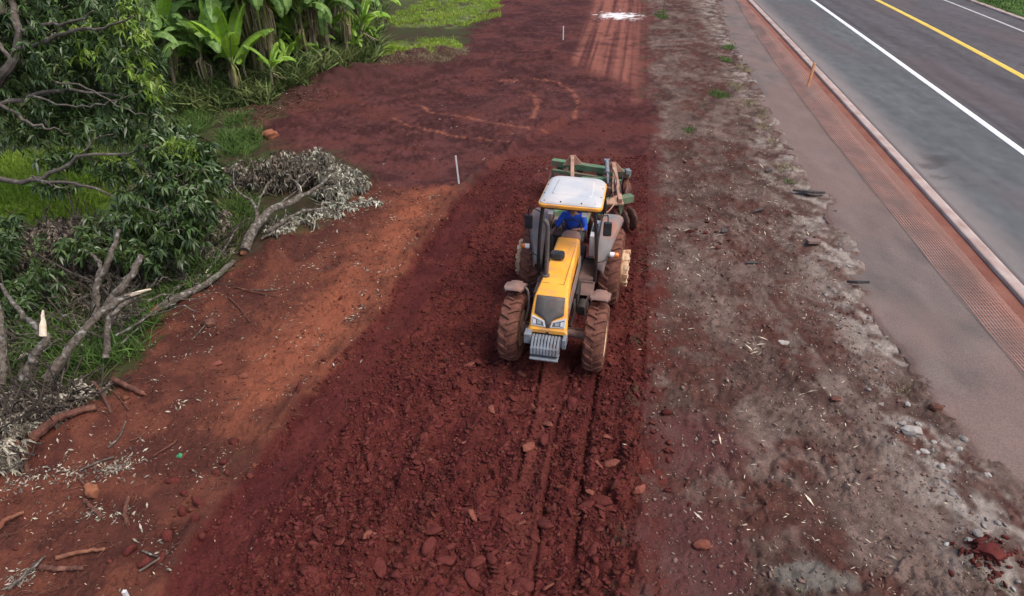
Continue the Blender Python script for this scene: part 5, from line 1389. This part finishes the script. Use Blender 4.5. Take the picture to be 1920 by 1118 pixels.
grass('dry_grass', 'dry straw coloured grass on the bank edge and along the broken shoulder', [G([(700, 125), (850, 100), (870, 80), (880, 100), (830, 125), (720, 135)]), G([(255, 330), (300, 320), (310, 420), (260, 420)])] + [G([(a - 16, b), (a, b - 9), (a + 16, b), (a, b + 9)]) for a, b in ((1390, 130), (1405, 195), (1432, 240), (1425, 215), (1470, 318), (1450, 270), (1660, 592), (1692, 732), (1830, 1085), (1500, 1108), (1870, 1100), (1380, 165))], 600, .17, .012, GRASSD, .9, 14, 9000)
grass('verge_grass', 'small fresh green weeds growing on the brown verge', [G([(a - w, b), (a, b - h), (a + w, b), (a, b + h)]) for a, b, w, h in ((1350, 180, 16, 8), (1365, 92, 14, 6), (1362, 115, 9, 5), (1318, 200, 6, 4), (1477, 345, 8, 4), (1240, 30, 14, 8), (1290, 248, 8, 4))], 520, .20, .018, GRASSM, .9, 15, 6000)
_vy = np.arange(36, 90, 6.0)
grass('bank_grass', 'green grass on the bank beyond the far kerb', [[(float(L_RWHITE(a)) + 2.1, a) for a in _vy] + [(float(L_RWHITE(a)) + 9.0, a) for a in _vy[::-1]]], 60, .30, .05, GRASSM, .5, 16, 30000).location.z = .25

grass('grove_undergrowth', 'tall dark undergrowth on the floor of the banana grove', [G([(200, 200), (200, 90), (560, 10), (720, 10), (700, 100), (560, 150), (480, 180)])] + [G([(285, 210), (420, 205), (530, 192), (640, 155), (712, 122), (690, 105), (500, 155), (290, 180)])] * 3, 60, 1.1, .07, mat_mix('grove_blade', (.085, .13, .035), (.15, .18, .06), .65, .7, spec=.3, island=.6, translucent=.2), .7, 18, 40000)

# ---- clods: the big ones one by one, the countless small ones as one body
def clod_shape(seed, sub, cuts=9, lo=.35):
    import bmesh
    bm = bmesh.new(); bmesh.ops.create_icosphere(bm, subdivisions=sub, radius=1.0)
    rg = np.random.default_rng(seed)
    V = np.array([v.co[:] for v in bm.verts]); F = np.array([[v.index for v in f.verts] for f in bm.faces]); bm.free()
    for _ in range(cuts):                       # cut flat facets
        n = rg.normal(size=3); n /= np.linalg.norm(n); d = rg.uniform(lo, .78)
        h = V @ n; V = V - np.where(h > d, h - d, 0)[:, None] * n
    V *= 1 + (rg.random((len(V), 1)) - .5) * .16
    return V * np.array([1.15, rg.uniform(.5, .85), rg.uniform(.30, .60)]), F

def in_poly(poly, n, rg):
    P = np.array(poly); lo, hi = P.min(0), P.max(0); X = []
    while sum(len(a) for a in X) < n:
        q = rg.uniform(lo, hi, (n * 2, 2)); X.append(q[sdist(q[:, 0], q[:, 1], poly) > 0])
    return np.concatenate(X)[:n]

def rotmat(n, rg, tilt):
    a = rg.uniform(0, 2 * PI, n); b = rg.normal(0, tilt, n); c = rg.normal(0, tilt, n)
    ca, sa, cb, sb, cc, sc_ = np.cos(a), np.sin(a), np.cos(b), np.sin(b), np.cos(c), np.sin(c)
    Rz = np.zeros((n, 3, 3)); Rz[:, 0, 0] = ca; Rz[:, 0, 1] = -sa; Rz[:, 1, 0] = sa; Rz[:, 1, 1] = ca; Rz[:, 2, 2] = 1
    Rx = np.zeros((n, 3, 3)); Rx[:, 0, 0] = 1; Rx[:, 1, 1] = cb; Rx[:, 1, 2] = -sb; Rx[:, 2, 1] = sb; Rx[:, 2, 2] = cb
    Ry = np.zeros((n, 3, 3)); Ry[:, 1, 1] = 1; Ry[:, 0, 0] = cc; Ry[:, 0, 2] = sc_; Ry[:, 2, 0] = -sc_; Ry[:, 2, 2] = cc
    return Rz @ Rx @ Ry

def strew(name, label, cat, pts, sizes, mat, sub, tilt=.5, seed=1, sink=.25):
    rg = np.random.default_rng(seed)
    shapes = [clod_shape(seed * 31 + k, sub) for k in range(8)]
    z = ground_z(pts[:, 0], pts[:, 1]); R = rotmat(len(pts), rg, tilt)
    Vs, Fs, o = [], [], 0
    for k, (V, F) in enumerate(shapes):
        i = np.arange(k, len(pts), len(shapes))
        W = np.einsum('nij,vj->nvi', R[i], V) * sizes[i][:, None, None]
        W += np.stack([pts[i, 0], pts[i, 1], z[i] + sizes[i] * sink], 1)[:, None, :]
        Vs.append(W.reshape(-1, 3)); Fs.append((F[None] + (np.arange(len(i)) * len(V))[:, None, None]).reshape(-1, 3) + o); o += W.shape[0] * W.shape[1]
    return tag(np_obj(name, np.concatenate(Vs), np.concatenate(Fs), mat), label, cat, kind='stuff')

rg = np.random.default_rng(77)
near_till = G([(300, 1118), (415, 950), (560, 762), (705, 590), (845, 385), (960, 290), (1215, 290), (1216, 620), (1196, 900), (1186, 1118)])
near_till = [(near_till[0][0] - .3, 4.6)] + near_till + [(1.2, 4.6)]
def calm(p):          # fewer lumps where the soil is pressed or raked smooth
    d1, d2 = ldist(p[:, 0], p[:, 1], PRESSED[1]), ldist(p[:, 0], p[:, 1], PRESSED[0])
    pr = 1 - .65 * np.exp(-(d1 / .42) ** 4) - .6 * np.exp(-(d2 / .24) ** 4)
    cl = fbm(p[:, 0] * .9, p[:, 1] * .9, 3, 57)
    return p[rg.random(len(p)) < np.clip(pr * (.22 + 1.6 * np.clip(cl - .30, 0, 1)), 0, 1)]
P = calm(in_poly(near_till, 120000, rg))
strew('soil_clods', 'loose dark red clods covering the worked strip', 'clods', P, np.minimum(rg.gamma(1.35, .0115, len(P)) + .008, .10), CLOD, 1, .5, 5, .05)
q = in_poly(SCRAPE, 7000, rg)
strew('soil_crumbs', 'small brown red crumbs on the scraped bank', 'clods', q, rg.gamma(1.2, .010, len(q)) + .005, mat_mix('brown_red_crumb', (.085, .028, .020), (.16, .054, .033), .95, 5, .4, 60, spec=.1, island=.3), 1, .6, 6)
q = np.concatenate([in_poly(G([(1200, 1118), (1196, 900), (1225, 600), (1230, 300), (1420, 300), (1560, 480), (1700, 760), (1860, 1000), (1900, 1118)]), 11000, rg), in_poly(G([(1230, 300), (1225, 60), (1330, 40), (1420, 260), (1480, 330)]), 600, rg)])
strew('verge_crumbs', 'brown earth crumbs on the verge beside the worked strip', 'clods', q, rg.gamma(1.1, .010, len(q)) + .005, mat_mix('brown_crumb', (.12, .065, .050), (.22, .145, .12), .95, 3, .4, 60, spec=.1, island=.35), 1, .6, 7)
q = in_poly(G([(1560, 470), (1600, 500), (1700, 700), (1790, 820), (1900, 960), (1920, 1118), (1780, 1118), (1700, 900), (1620, 760), (1540, 600)]), 420, rg)
strew('gravel', 'pale gravel and concrete crumbs along the broken edge of the shoulder', 'gravel', q, rg.gamma(1.3, .010, len(q)) + .006, STONE, 1, .5, 8)
q = in_poly(G([(905, 330), (845, 385), (700, 372), (640, 300), (640, 160), (870, 120), (1060, 100), (1060, 180), (1200, 210), (1216, 300)]), 4500, rg)
strew('fine_clods', 'small dark clods on the turned earth beyond the tractor', 'clods', q, rg.gamma(1.3, .010, len(q)) + .006, mat_mix('dull_red_crumb', (.070, .024, .021), (.125, .048, .042), .95, 5, .4, 60, spec=.1, island=.35), 1, .6, 9)

q = np.array([at(1852, 1055)[:2]]) + rg.normal(size=(120, 2)) * np.array([.22, .16])
q = np.concatenate([q, np.array([at(1330, 450)[:2]]) + rg.normal(size=(40, 2)) * .6, np.array([at(1215, 760)[:2]]) + rg.normal(size=(60, 2)) * np.array([.15, 1.2])])
strew('crumbled_clods', 'crumbled dark red clods heaped on the verge', 'clods', q, rg.gamma(2, .018, len(q)) + .01, CLOD, 1, .6, 10, .4)
q = in_poly(G([(420, 1118), (560, 900), (700, 720), (800, 640), (1010, 690), (1160, 680), (1160, 1118)]), 2600, rg)
q = q[(ldist(q[:, 0], q[:, 1], PRESSED[1]) > .42) & (vnoise(q[:, 0] * 1.3, q[:, 1] * 1.3, 66) > .25)]
strew('soil_lumps', 'flat broken lumps of red earth strewn over the near part of the worked strip', 'clods', q, np.minimum(rg.gamma(2.6, .013, len(q)) + .016, .085), CLOD, 2, .35, 12, .15)
CL_MESH = []
for k in range(7):
    V, F = clod_shape(900 + k, 2); me = np_mesh('clod', V, F); me.materials.append(CLOD if k < 5 else CLODL); CL_MESH.append(me)
P = in_poly(G([(500, 1118), (640, 900), (740, 760), (860, 640), (1010, 690), (1150, 690), (1150, 1118)]), 480, rg); P = P[(ldist(P[:, 0], P[:, 1], PRESSED[1]) > .5) & (vnoise(P[:, 0] * 1.4, P[:, 1] * 1.4, 63) > .30)]
for i, p in enumerate(P[:270]):
    s = float(np.clip(rg.gamma(4, .021), .04, .17)) * (1 if p[1] < 8.5 else .85)
    o = bpy.data.objects.new('soil_clod', CL_MESH[int(rg.integers(0, 5)) if rg.random() < .80 else 5 + int(rg.integers(0, 2))]); COL.objects.link(o)
    o.location = (p[0], p[1], gz(*p) + s * .18); o.scale = (s * 1.1, s, s * .7); o.rotation_euler = (float(rg.normal(0, .35)), float(rg.normal(0, .35)), float(rg.uniform(0, 6.28)))
    tag(o, 'large angular red clod lying loose on the worked strip', 'clod', 'large clods on the worked strip')
for i, (px, py) in enumerate(((372, 950), (345, 960), (440, 828), (330, 905), (250, 1040), (300, 1060), (315, 1010), (275, 1060), (610, 678), (640, 560), (690, 560), (420, 870), (405, 890), (350, 930), (785, 445), (560, 740), (370, 985))):
    p = at(px, py); s = random.uniform(.07, .14)
    o = bpy.data.objects.new('soil_clod', CL_MESH[i % 5]); COL.objects.link(o); o.location = (p[0], p[1], gz(p[0], p[1]) + s * .3); o.scale = (s, s * 1.1, s * 1.1); o.rotation_euler = (random.random(), random.random(), random.random() * 6)
    tag(o, 'rounded clod rolled out along the left edge of the worked strip', 'clod', 'clods along the left edge of the worked strip')

def rock(px, py, s, mat, label, shp=(1, .85, .75), seed=1, cat='rock', rz=0.0, name='rock', group=None, lift=.3):
    V, F = clod_shape(seed, 3, 6, .62)
    V = V / np.abs(V).max(0) * np.array(shp)
    V *= 1 + .45 * (fbm(V[:, 0] * 2.5 + seed, V[:, 1] * 2.5 + V[:, 2] * 2.1, 5, seed)[:, None] - .5)
    p = at(px, py)
    o = np_obj(name, V * s, F, mat, smooth=True); o.data.set_sharp_from_angle(angle=math.radians(30))
    o.location = (p[0], p[1], gz(p[0], p[1]) + s * lift * shp[2]); o.rotation_euler = (0, 0, rz)
    return tag(o, label, cat, group)
rock(507, 256, .31, OCHRE, 'large rounded orange boulder near the banana grove', (1, .8, .7), 41, 'boulder')
rock(177, 932, .14, OCHRE, 'rounded reddish rock standing above the short brown stick', (.75, .7, 1.1), 42, lift=.8)
rock(457, 706, .10, CLODL, 'small flat red rock on the scraped bank', (1, .8, .5), 43)
rock(408, 684, .11, CLODL, 'flat red rock on the scraped bank, left of the smaller one', (1.1, .7, .4), 44)
rock(393, 610, .16, REDBARK, 'dark red rock wedged at the end of the felled trunk', (1, .8, .6), 45)
rock(1708, 815, .17, STONE, 'grey concrete lump, biggest along the broken shoulder edge', (1, .8, .55), 46)
rock(1755, 770, .13, REDBARK, 'round red clod resting against the shoulder', (1, .9, .7), 47)
rock(1470, 637, .10, STONE, 'pale flat stone alone on the brown verge', (1.3, .8, .5), 48)
rock(1568, 750, .10, REDBARK, 'flat brown stone in the middle of the verge', (1.1, .8, .35), 49)
rock(1316, 1030, .11, CLODL, 'flat red clod at the bottom of the dark patch on the verge', (1.2, .8, .5), 50)
rock(1850, 1050, .15, CLOD, 'heaped dark red clod near the bottom right corner', (1.3, .9, .6), 51, 'clod')
rock(1198, 928, .09, CLODL, 'pale red stone on the right edge of the worked strip', (1.5, .8, .6), 52, rz=.6)
for k, (px, py, s) in enumerate(((1690, 800, .07), (1720, 800, .06), (1735, 845, .08), (1750, 830, .06), (1805, 822, .09), (1800, 842, .07), (1828, 1008, .09), (1812, 1022, .06), (1765, 880, .07), (1850, 895, .06), (1652, 760, .06), (1700, 760, .07), (1672, 700, .05), (1575, 470, .07), (1590, 505, .06), (1720, 850, .05), (1770, 905, .06), (1783, 930, .06), (1870, 985, .06), (1640, 695, .05))):
    rock(px, py, s, STONE, 'small pale concrete chunk strewn along the broken edge of the shoulder', (1, .8, .55), 60 + k, 'concrete chunk', k * 1.3, 'concrete_chunk', 'concrete chunks along the shoulder')

def slab(px, pts, th, label, tilt, lift=.05, mat=ASPH):
    p = at(*px); m = MB(); m.plate([(x, y, 0) for x, y in pts], (0, 0, th))
    o = m.build('asphalt_slab', mat, bevel=.006); o.location = (p[0], p[1], gz(p[0], p[1]) + lift); o.rotation_euler = tilt
    tag(o, label, 'asphalt slab')
slab((1525, 368), [(-.55, .22), (-.30, .02), (-.05, -.10), (.28, -.04), (.36, .05), (.1, .12), (-.2, .28)], .06, 'lifted black slab of broken asphalt at the edge of the shoulder', (-.25, .05, 0), .10)
slab((1422, 400), [(-.17, -.04), (.16, .03), (.17, .1), (-.12, .05)], .05, 'small dark strip of asphalt lying on the verge', (.3, 0, .2))
slab((1355, 445), [(-.13, -.06), (.08, -.02), (.12, .12), (-.06, .06)], .05, 'dark asphalt scrap farthest from the road', (.5, .3, .3), .06)
slab((1410, 500), [(-.18, -.03), (.12, -.04), (.16, .05), (-.14, .04)], .03, 'flat dark asphalt scrap half buried in the verge', (0, 0, 0), .02)
slab((1525, 462), [(-.24, -.10), (.10, -.12), (.22, .08), (.0, .15), (-.2, .08)], .07, 'reddish loose slab broken from the shoulder, beside the hollow', (-.1, .1, .2), .05, mat_mix('dusty_asphalt', (.20, .13, .11), (.15, .095, .08), .9, 8, .4, 60))
slab((1605, 540), [(-.20, .10), (-.05, -.08), (.22, -.12), (.02, .02)], .06, 'dark curled asphalt flake where the shoulder edge turns in', (-.35, 0, .1), .06)
slab((1440, 325), [(-.16, -.05), (.13, -.02), (.16, .07), (-.1, .05)], .05, 'dark asphalt piece under the dry grass of the shoulder edge', (.3, .1, .3), .05)

# ---- dead leaves, chips and scraps strewn on the earth
def scatter(name, label, pts, ln, wd, mat, cat='litter', seed=1, lift=.012, tilt=.35):
    rg2 = np.random.default_rng(seed); n = len(pts)
    B = np.stack([pts[:, 0], pts[:, 1], ground_z(pts[:, 0], pts[:, 1]) + lift], 1)
    a = rg2.uniform(0, 2 * PI, n); D = np.stack([np.cos(a), np.sin(a), rg2.normal(0, tilt, n) + .1], 1)
    N = rg2.normal(size=(n, 3)) * .45 + np.array([0, 0, 1.0])
    L = ln * np.minimum(rg2.gamma(4, .25, n), 1.6)
    V, F = leaves(B, D, N, L, L * wd, .15, .05)
    return tag(np_obj(name, V, F, mat), label, cat, kind='stuff')
def clustered(poly, n, k, rad):
    c = in_poly(poly, k, rg); i = rg.integers(0, k, n)
    return c[i] + rg.normal(size=(n, 2)) * (rad * rg.uniform(.3, 1.3, k)[i])[:, None]
def ribbon(px, n, w):
    L = np.array(gpoly(px)); k = rg.uniform(0, len(L) - 1, n); i = np.minimum(k.astype(int), len(L) - 2); t = (k - i)[:, None]
    return L[i] * (1 - t) + L[i + 1] * t + rg.normal(size=(n, 2)) * w
pale = np.concatenate([clustered(SCRAPE, 900, 150, .16), ribbon([(0, 925), (90, 890), (200, 885), (250, 870)], 520, .12), ribbon([(150, 960), (260, 970)], 110, .10), ribbon([(600, 420), (700, 375)], 160, .15), ribbon([(660, 600), (680, 575)], 46, .05), ribbon([(0, 1110), (70, 1075)], 130, .10), ribbon([(480, 440), (640, 380)], 300, .25), ribbon([(420, 215), (500, 205), (600, 185)], 320, .4), clustered(G([(560, 290), (900, 150), (1050, 160), (900, 330)]), 90, 40, .2)])
scatter('leaf_litter', 'pale dead leaves strewn over the scraped bank', pale, .068, .30, DRYP, seed=3)
scatter('wood_chips', 'white wood chips and shavings strewn over the scraped bank', np.concatenate([clustered(SCRAPE, 1900, 300, .22), ribbon([(280, 600), (440, 520)], 90, .3), clustered(G([(640, 130), (900, 130), (1190, 60), (1190, 200), (700, 300)]), 50, 30, .2)]), .042, .24, CHIP, seed=4)
vp = G([(1235, 1000), (1225, 500), (1235, 240), (1400, 240), (1540, 470), (1640, 700), (1800, 960), (1700, 1118), (1400, 1118)])
scatter('verge_litter', 'pale straws and leaf scraps strewn over the brown verge', np.concatenate([clustered(vp, 1900, 420, .28), ribbon([(1240, 500), (1300, 500), (1280, 600)], 60, .15), clustered(G([(1230, 240), (1225, 20), (1330, 10), (1420, 240)]), 130, 60, .25)]), .055, .18, STRAW, seed=5)
scatter('straw_litter', 'long pale straws lying on the brown verge', clustered(vp, 170, 70, .25), .15, .16, STRAW, seed=15)
scatter('worked_strip_litter', 'few pale scraps on the worked strip', clustered(near_till, 40, 30, .2), .05, .3, DRYP, seed=6)
dk = clustered(SCRAPE, 1100, 240, .3)
tw = MB()
for p in dk[:900]:
    z = gz(p[0], p[1]) + .01; a = random.uniform(0, 6.28); L = random.uniform(.08, .32)
    tw.tube([(p[0], p[1], z), (p[0] + L * .5 * math.cos(a + .2), p[1] + L * .5 * math.sin(a + .2), z + .025), (p[0] + L * math.cos(a), p[1] + L * math.sin(a), z + .01)], [.006, .005, .003], 4)
for p in np.concatenate([clustered(G([(400, 210), (560, 190), (640, 180), (620, 200), (480, 235)]), 150, 30, .4)]):
    z = gz(p[0], p[1]) + .03; a = random.uniform(0, 6.28); L = random.uniform(.2, .7)
    tw.tube([(p[0], p[1], z), (p[0] + L * .5 * math.cos(a + .2), p[1] + L * .5 * math.sin(a + .2), z + .07), (p[0] + L * math.cos(a), p[1] + L * math.sin(a), z + .01)], [.014, .012, .006], 4)
tag(tw.build('twig_litter', REDBARK), 'thin brown twigs and rootlets strewn over the scraped bank', 'litter', kind='stuff')
o = rock(340, 860, .06, mat_mix('green_plastic', (.05, .30, .12), (.04, .24, .10), .5, 9), 'crumpled green scrap on the red bank', (1, .8, .7), 91, 'scrap', name='green_scrap')

# ---- stakes
STAKEW = mat_mix('white_stake_paint', (.70, .70, .70), (.60, .58, .56), .6, 8)
STAKEO = mat_mix('raw_orange_timber', (.72, .36, .17), (.62, .28, .13), .8, 8, .2, 30)
def stake(name, px, h, w, mat, label, lean=(0, 0), cat='stake'):
    p = at(*px); b = np.array([p[0], p[1], gz(p[0], p[1]) - .1])
    m = MB(); m.loft([[(sx * w / 2 + lean[0] * z, sy * w / 2 + lean[1] * z, z) for sx, sy in ((-1, -1), (1, -1), (1, 1), (-1, 1))] for z in (0, h * .5, h + .08, h + .1)])
    o = m.build(name, mat, bevel=.004); o.location = b
    return tag(o, label, cat)
stake('survey_stake', (861, 347), .88, .045, STAKEW, 'white survey stake standing at the left edge of the worked strip', (-.07, 0))
stake('survey_stake', (1056, 75), .72, .06, STAKEW, 'far white survey stake standing on the turned earth beyond the tractor', (-.02, 0))
stake('survey_stake', (257, 1160), .50, .045, STAKEW, 'white survey stake whose top shows at the bottom left of the view', (0, 0))
stake('wooden_post', (1515, 163), 1.0, .10, STAKEO, 'orange timber post standing in the plastic netting beside the kerb', (.05, 0), 'post')
stake('metal_stake', (1243, 30), 1.6, .05, BARK, 'thin grey stake standing on the far verge', (0, 0))

# ---- plastic safety netting lying along the kerb
def netting():
    NETM = mat_mix('faded_orange_netting', (.50, .25, .20), (.42, .18, .125), .6, 2, spec=.3, c3=(.24, .135, .11), c3_scale=.7, c3_lo=.4, c3_hi=.65)
    m = MB()
    ys = np.arange(4.0, 62.0, .45); K = 13
    def pt(t, y):
        xl, xr = float(L_NETL(y)), float(L_NETR(y))
        bump = .02 + .05 * float(vnoise(np.array([y * .7]), np.array([t * 2.0]), 501)[0]) + (.30 * (t ** 2) * math.exp(-((y - 31) / 5.0) ** 2))
        x = xl + (xr - xl) * t + .05 * (float(vnoise(np.array([y * .5]), np.array([t * 1.0]), 502)[0]) - .5)
        return Vector((x, y, .015 + bump))
    V, F = [], []
    def ribbon3(P, w):
        m.tube(P, w, 3, cap=False)
    for k in range(K):
        ribbon3([pt(k / (K - 1), y) for y in ys], .0085)
    y = 4.0
    while y < 40:
        ribbon3([pt(t, y + .02 * math.sin(t * 9)) for t in np.linspace(0, 1, 7)], .0024); y += .16
    o = m.build('safety_netting', NETM)
    tag(o, 'long strip of faded orange plastic netting lying on the shoulder beside the kerb', 'netting')
netting()
